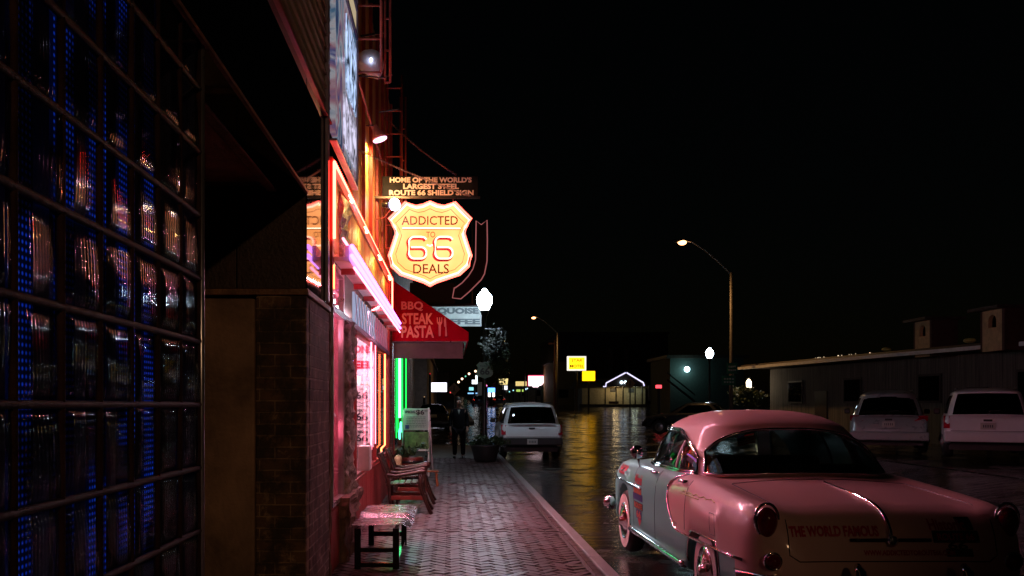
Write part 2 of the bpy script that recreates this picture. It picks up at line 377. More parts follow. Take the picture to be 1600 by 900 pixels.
for c in range(ncol):
    for r in range(nrow):
        ya = Y1 - (c + 1) * bs + g_; yb = Y1 - c * bs - g_; za = z0r + (r - 0) * bs + g_; zb = za + bs - 2 * g_
        zb = min(zb, 3.16)
        tilt = random.gauss(0, .01); tilt2 = random.gauss(0, .01)
        gr = []
        for i in range(ng + 1):
            row = []
            for j in range(ng + 1):
                # cosine spacing puts more faces into the rounded rim
                u = .5 - .5 * math.cos(math.pi * i / ng); v = .5 - .5 * math.cos(math.pi * j / ng)
                a, b = abs(2 * u - 1), abs(2 * v - 1)
                h = .014 * (1 - a ** 9) * (1 - b ** 9) + .003 * (1 - a * a) * (1 - b * b)
                row.append(bm.verts.new((GX - .012 + h + tilt * (u - .5) + tilt2 * (v - .5), ya + (yb - ya) * u, za + (zb - za) * v)))
            gr.append(row)
        for i in range(ng):
            for j in range(ng): bm.faces.new((gr[i][j], gr[i + 1][j], gr[i + 1][j + 1], gr[i][j + 1]))
obj('glass_blocks', bm, glassblock_mat(), gw, smooth=True)
M['mortar'] = mat('glazed_dark_mortar', (0.035, 0.017, 0.014), 0.7, var=0.5, bump=0.5, bscale=30, spec=.12)
bm = new()
for r in range(nrow + 1):
    z = z0r + r * bs
    if z < 3.17: tube(bm, [(GX - .006, Y1 - ncol * bs, z), (GX - .006, Y1, z)], .013, 10)
for c in range(ncol + 1):
    y = Y1 - c * bs; tube(bm, [(GX - .008, y, z0r), (GX - .008, y, 3.165)], .0125, 10)
obj('mortar_joints', bm, M['mortar'], gw, smooth=True)
bm = new(); bx(bm, GX - .35, GX + .03, Y1 - ncol * bs, Y1, -.01, z0r); obj('base_wall', bm, M['darkpaint'], gw)
bm = new(); bx(bm, GX - .35, GX - .30, Y1 - ncol * bs, Y1, z0r, 3.16); bx(bm, GX - .30, GX - .02, Y1 - .02, Y1 + .0, z0r, 3.16); obj('backing', bm, M['darkpaint'], gw)
bm = new(); tube(bm, [(GX + .0, Y1 + .012, 0), (GX + .0, Y1 + .012, 3.16)], .016, 10); obj('end_trim', bm, M['alu'], gw, smooth=True)
def led_mat():
    m = bpy.data.materials.new('blue_led_dots'); m.use_nodes = True; t = m.node_tree; t.nodes.clear()
    o = t.nodes.new('ShaderNodeOutputMaterial'); tc = N(t, 'ShaderNodeTexCoord'); sx = N(t, 'ShaderNodeSeparateXYZ'); t.links.new(tc.outputs['Object'], sx.inputs[0])
    acc = None
    for ax, sp in ((1, .0235), (2, .0235)):
        d = N(t, 'ShaderNodeMath', operation='DIVIDE'); d.inputs[1].default_value = sp; t.links.new(sx.outputs[ax], d.inputs[0])
        f = N(t, 'ShaderNodeMath', operation='FRACT'); t.links.new(d.outputs[0], f.inputs[0])
        s = N(t, 'ShaderNodeMath', operation='SUBTRACT'); s.inputs[1].default_value = .5; t.links.new(f.outputs[0], s.inputs[0])
        p2 = N(t, 'ShaderNodeMath', operation='POWER'); p2.inputs[1].default_value = 2; a = N(t, 'ShaderNodeMath', operation='ABSOLUTE'); t.links.new(s.outputs[0], a.inputs[0]); t.links.new(a.outputs[0], p2.inputs[0])
        if acc is None: acc = p2
        else:
            ad = N(t, 'ShaderNodeMath', operation='ADD'); t.links.new(acc.outputs[0], ad.inputs[0]); t.links.new(p2.outputs[0], ad.inputs[1]); acc = ad
    mr = N(t, 'ShaderNodeMapRange'); mr.inputs['From Min'].default_value = .10; mr.inputs['From Max'].default_value = .0; mr.inputs['To Min'].default_value = 0.03; mr.inputs['To Max'].default_value = 1
    t.links.new(acc.outputs[0], mr.inputs[0])
    n1 = N(t, 'ShaderNodeTexNoise', Scale=2.6, Detail=2.0); t.links.new(tc.outputs['Object'], n1.inputs['Vector'])
    m2 = N(t, 'ShaderNodeMapRange'); m2.inputs['From Min'].default_value = .5; m2.inputs['From Max'].default_value = .64; m2.inputs['To Min'].default_value = .015; m2.inputs['To Max'].default_value = .42
    t.links.new(n1.outputs[0], m2.inputs[0])
    mu = N(t, 'ShaderNodeMath', operation='MULTIPLY'); t.links.new(mr.outputs[0], mu.inputs[0]); t.links.new(m2.outputs[0], mu.inputs[1])
    e = N(t, 'ShaderNodeEmission'); e.inputs[0].default_value = (0.02, 0.11, 0.95, 1); t.links.new(mu.outputs[0], e.inputs[1]); t.links.new(e.outputs[0], o.inputs[0])
    return m
ML = led_mat()
for c in range(1, 9):
    y = Y1 - c * bs; bm = new(); bx(bm, GX - .16, GX - .15, y - .02, y + (.15, .16, .14, .15, .13, .16, .15, .16)[c - 1], z0r + .02, 3.14)
    obj('led_strip', bm, ML, gw)

# ================================================================ CORNER BUILDING: canopy, alcove, brick pillar, cladding, siding
cb = thing('corner_building', 'dark corner building with canopy, worn brick pillar and clapboard upper wall', 'building', (WX, 6.8, 0))
bm = new(); bx(bm, WX - .22, WX, -2, 6.79, 3.17, 4.05); obj('fascia', bm, M['blackglass'], cb, bevel=.004)
bm = new(); bx(bm, WX - .30, WX - .222, 3.2, 6.79, 3.165, 3.30); obj('beam', bm, M['beam'], cb, bevel=.01)
bm = new(); bx(bm, -4, WX - .302, 3.95, 6.8, 3.24, 3.32); obj('soffit', bm, M['ceiling'], cb)
bm = new(); bx(bm, WX - .012, WX + .012, -2, 6.80, 3.155, 3.175); bx(bm, -3, WX - .3, 6.77, 6.795, 3.215, 3.238); obj('metal_edge', bm, M['beam'], cb)
bm = new(); bx(bm, -4, -1.495, 6.8, 7.1, 0, 2.36); obj('stucco_panel', bm, M['stucco'], cb, bevel=.02)
bm = new(); bx(bm, -1.49, WX - .003, 6.80, 6.95, 0, 2.38); obj('brick_pillar', bm, M['brick_face'], cb, bevel=.012)
bm = new(); bx(bm, -1.4, WX, 6.952, 8.06, 0, 2.38); obj('brick_return', bm, M['brick_side'], cb, bevel=.012)
bm = new(); bx(bm, -4, WX + .015, 6.785, 6.82, 2.383, 2.43); bx(bm, WX - .02, WX + .015, 6.822, 8.06, 2.383, 2.43); obj('ledge', bm, M['beam'], cb, bevel=.006)
bm = new(); bx(bm, -4, -1.64, 6.81, 7.0, 2.433, 3.236); bx(bm, -1.632, WX - .01, 6.81, 7.0, 2.433, 3.236); obj('upper_panel', bm, M['darkpaint'], cb, bevel=.004)
bm = new(); bx(bm, WX - .03, WX, 6.812, 8.06, 2.433, 4.045); obj('mirror_cladding', bm, M['blackglass'], cb, bevel=.003)
bm = new(); bx(bm, -4.1, -4, 3.9, 7.1, 0, 3.3); bx(bm, -4, WX - .36, 3.97, 4.06, 0, 3.24); obj('alcove_wall', bm, M['darkpaint'], cb)
bm = new(); z = 4.07; k = 0
while z < 7.2:
    v = [(WX - .05, 0, z), (WX + .022, 0, z), (WX + .022, 0, z + .008), (WX - .002, 0, z + .112), (WX - .05, 0, z + .112)]
    prism(bm, [(a, -2, c) for a, b, c in v], (0, 9.98, 0)); z += .113
obj('siding', bm, M['siding'], cb)
bm = new(); bx(bm, WX - .06, WX + .035, -2, 7.98, 4.047, 4.069); obj('siding_edge', bm, M['redtrim'], cb)
bm = new(); bx(bm, -9, WX - .06, -2, 7.98, 3.33, 7.2); obj('upper_storey', bm, M['darkpaint'], cb)

# wall lamps
def aim(o, d):
    o.rotation_euler = Vector(d).to_track_quat('-Z', 'Y').to_euler()
def spot(name, loc, d, color, power, parent, ang=90, size=.05):
    l = bpy.data.lights.new(name, 'SPOT'); l.energy = power; l.color = color; l.spot_size = R(ang); l.spot_blend = .6; l.shadow_soft_size = size
    o = bpy.data.objects.new(name, l); C.objects.link(o); o.parent = parent; o.location = Vector(loc) - Vector(root_of(parent).location); aim(o, d); return o
def point(name, loc, color, power, parent, size=.1):
    l = bpy.data.lights.new(name, 'POINT'); l.energy = power; l.color = color; l.shadow_soft_size = size
    o = bpy.data.objects.new(name, l); C.objects.link(o); o.parent = parent; o.location = Vector(loc) - Vector(root_of(parent).location); return o
# ================================================================ NEON SHOP
NEON_RED = emit('red_neon', (1, .04, .025), 30)
NEON_ORG = emit('orange_neon', (1, .16, .05), 9)
NEON_PUR = emit('violet_white_neon', (.55, .20, 1), 4.2)
NEON_PNK = emit('pink_neon', (1, .20, .30), 5.5)
NEON_GRN = emit('green_neon', (.12, 1, .38), 9)
NEON_GRN2 = emit('dim_green_neon', (.01, .8, .08), 2.2)
NEON_BLU = emit('blue_neon', (.3, .42, 1), 7)
ns = thing('neon_shop', 'shop front outlined in glowing red and violet neon tubes beyond the brick pillar', 'building', (WX, 12, 0))
bm = new(); y = 8.1; random.seed(3)
while y < 16.6:
    wd = .15; bx(bm, WX - .05, WX + random.uniform(-.004, .004), y, min(16.65, y + wd) - .006, 2.99, 3.66)
    y += wd
obj('board_panel', bm, M['orangeboard'], ns, bevel=.003)
bm = new(); y = 9.9
while y < 16.6:
    bx(bm, WX - .05, WX + random.uniform(-.004, .004), y, min(16.65, y + .15) - .006, 3.80, 6.9); y += .15
obj('upper_boards', bm, M['orangeboard'], ns, bevel=.003)
bm = new()
for yy in (10.9, 11.9, 12.9, 13.9, 14.9, 15.9): bx(bm, WX + .006, WX + .05, yy, yy + .06, 3.80, 6.9)
obj('batten', bm, M['redtrim'], ns, bevel=.004)
bm = new(); bx(bm, WX - .03, WX + .03, 8.08, 16.66, 3.665, 3.795); bx(bm, WX - .03, WX + .03, 8.06, 8.16, 2.43, 3.66); bx(bm, WX - .03, WX + .03, 15.5, 15.66, 0, 3.66); obj('trim_frame', bm, M['redtrim'], ns, bevel=.006)
bm = new(); bx(bm, -9, -6.0, 8.1, 16.6, 0, 6.9); bx(bm, -6, WX - .06, 16.45, 16.6, 0, 6.9); bx(bm, -6, WX - .06, 8.1, 8.2, 0, 6.9); bx(bm, -6, WX - .06, 8.2, 16.45, 3.02, 3.2); bx(bm, -6, WX - .055, 8.2, 16.45, 6.7, 6.9)
obj('side_wall', bm, M['darkpaint'], ns)
bm = new(); bx(bm, -2.4, -2.3, 8.2, 16.45, 0, 3.0); bx(bm, -2.3, WX - .08, 8.2, 16.45, -.01, .55); obj('display_interior', bm, M['interior'], ns)
# base wall under the windows and trims
bm = new(); y = 10.2
while y < 15.5: bx(bm, WX - .06, WX + random.uniform(-.003, .003), y, y + .17 - .005, 0, .66); y += .17
obj('base_panel', bm, M['redboard'], ns, bevel=.004)
bm = new(); bx(bm, WX - .05, WX + .005, 8.15, 9.05, 0, .56); obj('base_panel', bm, M['redboard'], ns)
def window(y0, y1, z0, z1, mull=(), fm=None):
    bmf = new(); t = .045; fm = fm or M['alu']
    bx(bmf, WX - .04, WX + .02, y0, y1, z0, z0 + t); bx(bmf, WX - .04, WX + .02, y0, y1, z1 - t, z1)
    bx(bmf, WX - .04, WX + .02, y0, y0 + t, z0 + t, z1 - t); bx(bmf, WX - .04, WX + .02, y1 - t, y1, z0 + t, z1 - t)
    for mm in mull: bx(bmf, WX - .04, WX + .02, mm, mm + t, z0 + t, z1 - t)
    f = obj('window', bmf, fm, ns, bevel=.004)
    b2 = new(); bx(b2, WX - .012, WX - .006, y0 + t, y1 - t, z0 + t, z1 - t); obj('pane', b2, M['glass'], f)
    return f
window(8.18, 9.04, .60, 2.86)
window(10.2, 15.45, .70, 2.40, (12.9,), M['redtrim'])
# crumbling masonry pier between the windows
def rough_box(bm, x0, x1, y0, y1, z0, z1, amp, step=.05):
    b2 = new(); bx(b2, x0, x1, y0, y1, z0, z1)
    n = max(2, int((z1 - z0) / step))
    bmesh.ops.subdivide_edges(b2, edges=[e for e in b2.edges if abs(e.verts[0].co.z - e.verts[1].co.z) > .01], cuts=n, use_grid_fill=True)
    bmesh.ops.subdivide_edges(b2, edges=[e for e in b2.edges if abs(e.verts[0].co.z - e.verts[1].co.z) < .01], cuts=4, use_grid_fill=True)
    for v in b2.verts:
        p = v.co * 6
        h = math.sin(p.z * 2.1 + p.y * 1.7) + .7 * math.sin(p.z * 5.3 - p.y * 4.1 + p.x) + .6 * random.uniform(-1, 1)
        v.co.x += amp * h * (1 if v.co.x > (x0 + x1) / 2 else 0); v.co.y += amp * .8 * random.uniform(-1, 1)
    me = bpy.data.meshes.new('tmp'); b2.to_mesh(me); b2.free(); bm.from_mesh(me); bpy.data.meshes.remove(me)
bm = new(); rough_box(bm, WX - .12, WX + .045, 9.1, 9.75, .62, 2.42, .024); rough_box(bm, WX - .02, WX + .03, 8.75, 9.35, 3.0, 3.64, .018); obj('masonry_pier', bm, M['masonry'], ns)
bm = new(); rough_box(bm, WX - .12, WX + .10, 8.7, 9.9, .44, .64, .022); rough_box(bm, WX - .12, WX + .07, 8.75, 9.4, .0, .45, .018); rough_box(bm, WX - .12, WX + .06, 9.45, 9.9, .0, .45, .015); obj('stone_sill', bm, M['masonry2'], ns)
bm = new(); rough_box(bm, WX - .06, WX + .004, 8.07, 8.17, 0, 2.38, .006); obj('worn_post', bm, M['masonry2'], ns)
# downpipe / edge posts
bm = new(); bx(bm, WX + .002, WX + .032, 7.75, 7.86, 2.44, 7.0); obj('corner_post', bm, M['purplepaint'], ns, bevel=.01)
# marquee strip
bm = new(); bx(bm, WX + .031, WX + .17, 8.15, 15.75, 2.86, 2.90); bx(bm, WX + .13, WX + .17, 8.15, 15.75, 2.90, 3.0); obj('marquee', bm, M['white'], ns, bevel=.004)
bm = new()
for yy in np.arange(8.6, 15.6, 1.1):
    bm = new(); bx(bm, WX + .04, WX + .175, yy, yy + .03, 2.80, 2.858); obj('bracket', bm, M['redtrim'], ns)
def neon(pts, r, m): 
    b = new(); tube(b, pts, r, 8); return obj('neon_tube', b, m, ns, smooth=True)
neon([(WX + .05, 8.03, 3.04), (WX + .05, 8.03, 3.73), (WX + .075, 15.55, 3.73), (WX + .075, 15.55, 2.9)], .014, NEON_RED)
neon([(WX + .20, 8.1, 2.985), (WX + .20, 15.8, 2.985)], .020, NEON_PUR)
neon([(WX + .20, 8.1, 2.90), (WX + .20, 15.8, 2.90)], .020, NEON_PUR)
neon([(WX + .20, 8.3, 2.82), (WX + .20, 15.7, 2.82)], .013, NEON_PNK)
neon([(WX + .09, 8.35, 3.10), (WX + .09, 12.7, 3.10)], .013, NEON_PNK)
neon([(WX + .035, 11.9, 2.38), (WX + .035, 11.9, .95)], .011, NEON_PNK)
neon([(WX + .035, 12.55, 2.38), (WX + .035, 12.55, 1.0)], .007, NEON_PNK)
neon([(WX + .035, 14.35, 2.36), (WX + .035, 14.35, .90), (WX + .035, 13.6, .88), (WX + .035, 13.6, .80)], .012, NEON_ORG)
neon([(WX - .02, 10.15, 2.3), (WX - .03, 10.22, 2.0), (WX - .05, 10.6, 1.85)], .014, NEON_BLU)
neon([(WX + .03, 8.12, 2.82), (WX + .03, 8.12, 2.6)], .012, NEON_ORG)
# transom: lit milky panes under the marquee
TR = emit('lit_transom_glass', (.62, .68, 1), .55)
bm = new(); bx(bm, WX - .03, WX - .01, 10.2, 13.0, 2.47, 2.84); obj('transom_pane', bm, TR, ns)
bm = new(); bx(bm, WX - .03, WX - .01, 13.06, 15.45, 2.47, 2.84); obj('transom_pane', bm, emit('pink_transom_glass', (.9, .25, .4), .5), ns)
bm = new()
for yy in np.arange(10.2, 15.4, .35): tube(bm, [(WX + .0, yy, 2.47), (WX + .0, yy + .35, 2.84)], .004, 6); tube(bm, [(WX + .0, yy + .35, 2.47), (WX + .0, yy, 2.84)], .004, 6)
obj('transom_lattice', bm, M['purplepaint'], ns)
bm = new(); bx(bm, WX - .04, WX + .025, 8.16, 15.49, 2.405, 2.465); obj('transom_bar', bm, M['purplepaint'], ns)
# added display lights inside
def area(name, loc, size, color, power, rot, parent):
    l = bpy.data.lights.new(name, 'AREA'); l.energy = power; l.color = color; l.shape = 'RECTANGLE'; l.size = size[0]; l.size_y = size[1]
    o = bpy.data.objects.new(name, l); C.objects.link(o); o.parent = parent
    o.location = Vector(loc) - Vector(root_of(parent).location); o.rotation_euler = rot; return o
bm = new(); bx(bm, -2.0, -1.75, 10.6, 15.2, 2.90, 2.96); f = obj('added_display_light', bm, emit('added_display_tube', (1, .66, .78), 30), ns)  # unseen tube added to light the banner and spill pink light outside
area('added_marquee_light', (WX + .12, 11.9, 2.852), (7.4, .06), (1, .37, .50), 390, (0, 0, 0), ns).rotation_euler = Vector((.55, 0, -1)).to_track_quat('-Z', 'X').to_euler()  # area light added under the neon to throw pink light on pavement and car
for Y_, pw in ((9.0, 5), (10.6, 6), (12.6, 6), (14.6, 4)):  # bulbs added to wash the ochre boards with warm light
    b_ = new(); bmesh.ops.create_uvsphere(b_, u_segments=10, v_segments=8, radius=.02, matrix=Matrix.Translation((WX + .10, Y_, 3.60))); tube(b_, [(WX + .10, Y_, 3.61), (WX + .07, Y_, 3.66)], .008, 6); obj('added_warm_bulb', b_, emit('added_bulb_glass', (1, .75, .35), 12), ns, smooth=True)
    point('added_bulb_light', (WX + .16, Y_, 3.56), (1, .66, .22), pw, ns, .03)
bm = new(); bx(bm, -1.8, -1.6, 8.4, 9.9, 2.90, 2.96); point('display_glow', (-1.28, 8.55, 2.3), (1, .2, .3), 9, ns, .08); point('display_glow', (-1.28, 8.55, 1.3), (1, .12, .2), 6, ns, .08); obj('added_display_light', bm, emit('added_red_tube', (1, .16, .25), 26), ns)  # red tube and display_glow points added to light the backing pink
bm = new(); bx(bm, -1.9, -1.115, 9.045, 9.06, .57, 2.9); obj('glow_backing', bm, mat('pink_glow_backing', (.75, .42, .5), .8, var=.4, scale=6, stretch=(1, 6, .3)), ns)  # backing added behind the pane to carry the pink window glow
# meter box on the base wall and stained white box
bm = new(); bx(bm, WX + .003, WX + .14, 10.5, 10.8, .77, 1.06); tag(obj('wall_box', bm, M['white'], bevel=.01), 'small white box fixed to the wall below the hanging banner', 'box')

# hanging banner in the window with red words and three shields
def shield_pts(s, w=1.0):
    half = [(0, 65.5), (-11, 60.5), (-22, 58.5), (-32, 61.5), (-38.5, 64.5), (-52, 50.5), (-64, 39), (-57, 27.5), (-53, 15.5), (-58, -.5), (-64, -18.5), (-60, -34.5), (-46, -47.5), (-25, -54.5), (-10, -59.5), (0, -65)]
    pts = half + [(-x, y) for x, y in half[-2:0:-1]]
    return [(x * s * w, y * s) for x, y in pts]
bn = thing('hanging_banner', 'tall white banner in the shop window with red words and three road shields', 'banner', (-1.3, 12.6, 1))
BL = mat('banner_cloth', (.75, .72, .75), .7, var=.06)
bm = new(); bx(bm, -1.46, -1.09, 12.6, 12.61, .95, 2.52); obj('cloth', bm, BL, bn)
text('lettering', 'OND', .14, (-1.23, 12.594, 2.33), M['red_print'], bn, width=.27, height=.11, bold=.006)
text('lettering', 'EEL', .14, (-1.23, 12.594, 2.11), M['red_print'], bn, width=.25, height=.11, bold=.006)
for i, (w1, w2) in enumerate((('U S', '66'), ('ROUTE', '66'), ('ARIZONA', '66'))):
    zc = 1.70 - i * .30
    bm = new(); prism(bm, [(-1.26 + x, 12.592, zc + y) for x, y in shield_pts(.0021, 1.0)], (0, .006, 0)); so = obj('shield_print', bm, M['white_print'], bn)
    bm = new(); tube(bm, [(-1.26 + x, 12.59, zc + y) for x, y in shield_pts(.0021, 1.0)], .004, 5, closed=True); obj('outline', bm, M['black_print'], so)
    text('lettering', w1, .04, (-1.26, 12.588, zc + .065), M['black_print'], bn, bold=.001)
    text('lettering', w2, .14, (-1.26, 12.588, zc - .02), M['black_print'], bn, width=.17, height=.105, bold=.003)
bm = new(); lathe(bm, [(.05, 0), (.10, .05), (.11, .12), (.07, .2), (.09, .28), (.02, .3)], (-1.35, 11.6, .56), 16); tag(obj('red_doll', bm, M['redboard'], smooth=True), 'red rounded ornament standing in the shop window under the banner', 'ornament')

# ================================================================ mural panel above
mp = thing('mural_panel', 'tall glossy picture panel, white and blue, above the red neon frame', 'billboard', (WX, 9, 4.1))
def mural_mat():
    m, t, p = newmat('lit_picture_panel'); tc = N(t, 'ShaderNodeTexCoord')
    mpp = N(t, 'ShaderNodeMapping'); mpp.inputs['Scale'].default_value = (1, 2.2, 1.2); t.links.new(tc.outputs['Object'], mpp.inputs[0])
    n = N(t, 'ShaderNodeTexNoise', Scale=1.3, Detail=5.0, Distortion=1.4); t.links.new(mpp.outputs[0], n.inputs['Vector'])
    r = N(t, 'ShaderNodeValToRGB'); el = r.color_ramp.elements
    el[0].position = .3; el[0].color = (.02, .03, .16, 1); el[1].position = .72; el[1].color = (.7, .72, .8, 1)
    for ps, c in ((.42, (.12, .25, .42, 1)), (.5, (.6, .62, .7, 1)), (.58, (.45, .22, .3, 1)), (.65, (.1, .12, .35, 1))):
        e = el.new(ps); e.color = c
    t.links.new(n.outputs[0], r.inputs[0]); t.links.new(r.outputs[0], p.inputs['Base Color']); p.inputs['Roughness'].default_value = .25
    t.links.new(r.outputs[0], p.inputs['Emission Color']); p.inputs['Emission Strength'].default_value = .35   # the picture colours also emit
    return m
bm = new(); bx(bm, WX + .0, WX + .05, 8.10, 9.86, 4.02, 6.9); obj('picture', bm, mural_mat(), mp)
bm = new()
bx(bm, WX + .0, WX + .07, 9.865, 9.93, 3.96, 6.9); bx(bm, WX + .0, WX + .07, 8.06, 9.93, 3.93, 3.955)
obj('frame', bm, M['purplepaint'], mp, bevel=.006)
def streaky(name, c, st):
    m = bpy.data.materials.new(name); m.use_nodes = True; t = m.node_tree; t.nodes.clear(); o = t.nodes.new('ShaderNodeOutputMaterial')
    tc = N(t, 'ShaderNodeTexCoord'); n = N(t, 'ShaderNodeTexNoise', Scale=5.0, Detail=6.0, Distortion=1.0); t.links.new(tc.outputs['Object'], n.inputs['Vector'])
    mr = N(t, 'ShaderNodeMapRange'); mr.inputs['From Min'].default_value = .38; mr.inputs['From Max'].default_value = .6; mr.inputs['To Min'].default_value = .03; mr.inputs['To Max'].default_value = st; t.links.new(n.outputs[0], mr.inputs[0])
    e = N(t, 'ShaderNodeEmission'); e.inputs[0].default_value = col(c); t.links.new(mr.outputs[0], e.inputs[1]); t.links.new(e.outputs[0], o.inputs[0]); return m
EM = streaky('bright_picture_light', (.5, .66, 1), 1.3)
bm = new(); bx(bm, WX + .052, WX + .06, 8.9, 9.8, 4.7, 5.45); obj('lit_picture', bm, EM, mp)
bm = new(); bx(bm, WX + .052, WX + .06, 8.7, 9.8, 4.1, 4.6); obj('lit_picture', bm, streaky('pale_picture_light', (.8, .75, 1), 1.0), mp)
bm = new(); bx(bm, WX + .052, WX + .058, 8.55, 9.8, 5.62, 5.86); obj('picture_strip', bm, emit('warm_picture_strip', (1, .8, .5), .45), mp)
bm = new(); bx(bm, WX + .052, WX + .075, 8.2, 9.84, 5.56, 5.60); bx(bm, WX + .052, WX + .075, 8.2, 9.84, 5.88, 5.92); obj('picture_rail', bm, M['blue_print'], mp)

# ================================================================ fire escape
fe = thing('fire_escape', 'red iron fire escape rails on the upper wall above the hanging sign', 'fire escape', (WX, 11, 5.0))
def rail_frame(Y, xl, xr, z0, z1, step):
    b = new(); tube(b, [(xl, Y, z0), (xl, Y, z1)], .013, 6); tube(b, [(xr, Y, z0), (xr, Y, z1)], .016, 6)
    z = z0
    while z < z1 - .02: tube(b, [(xl, Y, z), (xr, Y, z)], .012, 6); z += step
    return obj('rail_frame', b, M['rustred'], fe, smooth=True)
rail_frame(9.95, -1.085, -.78, 5.25, 7.4, .37); rail_frame(10.4, -.77, -.71, 5.3, 7.4, .37); rail_frame(13.7, -1.0, -.755, 3.95, 6.6, .35); rail_frame(14.1, -.80, -.72, 3.9, 6.4, .5)
bm = new(); tube(bm, [(WX + .05, 9.95, 5.22), (WX + .05, 13.7, 5.22)], .014, 6); obj('landing_edge', bm, M['rustred'], fe)
bm = new()
for Y in (10.8, 12.2, 13.6): tube(bm, [(WX, Y, 6.0), (-.8, Y, 6.05)], .014, 6)
obj('bracket', bm, M['blackmetal'], fe)

# dome lamp
dl = thing('dome_lamp', 'pale bowl-shaped lamp on the wall inside the red iron rails', 'lamp', (-.98, 10.2, 5.4))
bm = new(); lathe(bm, [(.17, -.01), (.175, .0), (.17, .07), (.14, .15), (.08, .21), (.02, .235)], (0, 0, 0), 28); 
bmesh.ops.rotate(bm, verts=bm.verts, cent=(0, 0, 0), matrix=Matrix.Rotation(R(32), 3, 'Y')); bmesh.ops.translate(bm, verts=bm.verts, vec=P(573, 108, 10.2))
obj('shade', bm, mat('milky_shade', (.72, .75, .85), .3, var=.1), dl, smooth=True)
bm = new(); tube(bm, [P(556, 118, 10.2), P(602, 122, 10.2)], .012, 6); obj('arm', bm, M['blackmetal'], dl)
bm = new(); bmesh.ops.create_uvsphere(bm, u_segments=12, v_segments=8, radius=.016); bmesh.ops.translate(bm, verts=bm.verts, vec=P(580, 93, 10.0)); obj('bulb', bm, emit('dome_bulb', (.7, .75, 1), 14), dl, smooth=True)
# bulb flood
fl = thing('flood_bulb', 'pink reflector bulb on a short arm below the iron rails', 'lamp', P(593, 213, 11.5))
def rotlathe(prof, pos, d, n=20):
    b = new(); lathe(b, prof, (0, 0, 0), n); q = Vector(d).to_track_quat('Z', 'Y').to_matrix(); bmesh.ops.rotate(b, verts=b.verts, cent=(0, 0, 0), matrix=q); bmesh.ops.translate(b, verts=b.verts, vec=pos); return b
d = Vector((.35, 0, -1))
obj('bulb_body', rotlathe([(.02, -.1), (.035, -.06), (.05, -.02), (.09, .05), (.098, .09)], P(590, 207, 11.5), d), mat('pink_bulb_glass', (.7, .35, .45), .3), fl, smooth=True)
obj('bulb_face', rotlathe([(.095, .091), (.09, .105), (.05, .118), (.01, .122)], P(590, 207, 11.5), d), emit('bulb_face', (1, .55, .85), 2.6), fl, smooth=True)
bm = new(); tube(bm, [(WX, 11.5, P(0, 196, 11.5).z), P(583, 196, 11.5), P(588, 200, 11.5)], .012, 6); obj('arm', bm, M['blackmetal'], fl)
spot('bulb_light', P(597, 222, 11.5), (-.25, .35, -1), (1, .45, .14), 330, fl, 165)
fl2 = thing('sign_floodlight', 'glaring white floodlight at the upper left corner of the shield sign', 'lamp', P(618, 320, 12.2))
obj('lamp_head', rotlathe([(.03, -.14), (.045, -.08), (.05, -.03)], P(612, 320, 12.2), (1, .15, .05)), M['blackmetal'], fl2, smooth=True)
obj('lamp_face', rotlathe([(.02, -.03), (.075, -.01), (.085, .03), (.07, .07), (.02, .095)], P(614, 320, 12.2), (1, -.5, .05)), emit('flood_face', (.72, .62, 1), 26), fl2, smooth=True)
bm = new(); tube(bm, [P(588, 342, 12.6), P(600, 340, 12.4), P(612, 326, 12.2)], .01, 6); obj('arm', bm, M['rustred'], fl2)
# light spot glowing on the text board
spot('board_light', P(604, 292, 12.63), (.10, .5, .0), (1, .85, .45), 1.5, fl2, 140)

# ================================================================ hanging shield sign and text board
SY = 12.8
sg = thing('shield_sign', 'glowing cream shield sign reading ADDICTED TO 66 DEALS hung over the pavement', 'sign', P(672, 446, SY))
def face_mat():
    m = bpy.data.materials.new('lit_shield_face'); m.use_nodes = True; t = m.node_tree; t.nodes.clear()
    o = t.nodes.new('ShaderNodeOutputMaterial'); e = N(t, 'ShaderNodeEmission', Strength=1.0)
    tc = N(t, 'ShaderNodeTexCoord'); n = N(t, 'ShaderNodeTexNoise', Scale=2.0, Detail=2.0); t.links.new(tc.outputs['Object'], n.inputs['Vector'])
    r = N(t, 'ShaderNodeValToRGB'); r.color_ramp.elements[0].position = .35; r.color_ramp.elements[1].position = .65
    r.color_ramp.elements[0].color = (2.3, .76, .20, 1); r.color_ramp.elements[1].color = (2.7, 1.0, .36, 1)
    t.links.new(n.outputs[0], r.inputs[0]); t.links.new(r.outputs[0], e.inputs[0]); t.links.new(e.outputs[0], o.inputs[0]); return m
k = SY / F; cz = P(0, 381, SY).z; cxs = P(672, 0, SY).x
sp = [(cxs + x * k, cz + y * k) for x, y in shield_pts(1.0)]
FM = face_mat()
bm = new(); prism(bm, [(x, SY + .02, z) for x, z in sp], (0, .14, 0)); obj('sign_box', bm, M['redtrim'], sg)
ins = [(cxs + x * k * .965, cz + y * k * .965) for x, y in shield_pts(1.0)]
bm = new(); prism(bm, [(x, SY + .010, z) for x, z in ins], (0, .008, 0)); obj('sign_face', bm, FM, sg)
bm = new(); prism(bm, [(x, SY + .164, z) for x, z in ins], (0, .008, 0)); obj('back_face', bm, FM, sg)
def insh(f): return [(cxs + x * k * f, cz + (y * f) * k) for x, y in shield_pts(1.0)]
NW = emit('white_hot_neon', (1, .42, .28), 5)
bm = new(); tube(bm, [(x, SY - .012, z) for x, z in insh(.955)], .014, 8, closed=True); obj('neon_outline', bm, NW, sg, smooth=True)
bm = new(); tube(bm, [(x, SY + .0, z) for x, z in insh(1.01)], .015, 8, closed=True); obj('neon_outline', bm, emit('rim_neon', (1, .10, .07), 7), sg, smooth=True)
bm = new(); tube(bm, [(x, SY + .006, z) for x, z in insh(.84)], .004, 6, closed=True); obj('inner_line', bm, M['brownletter'], sg)
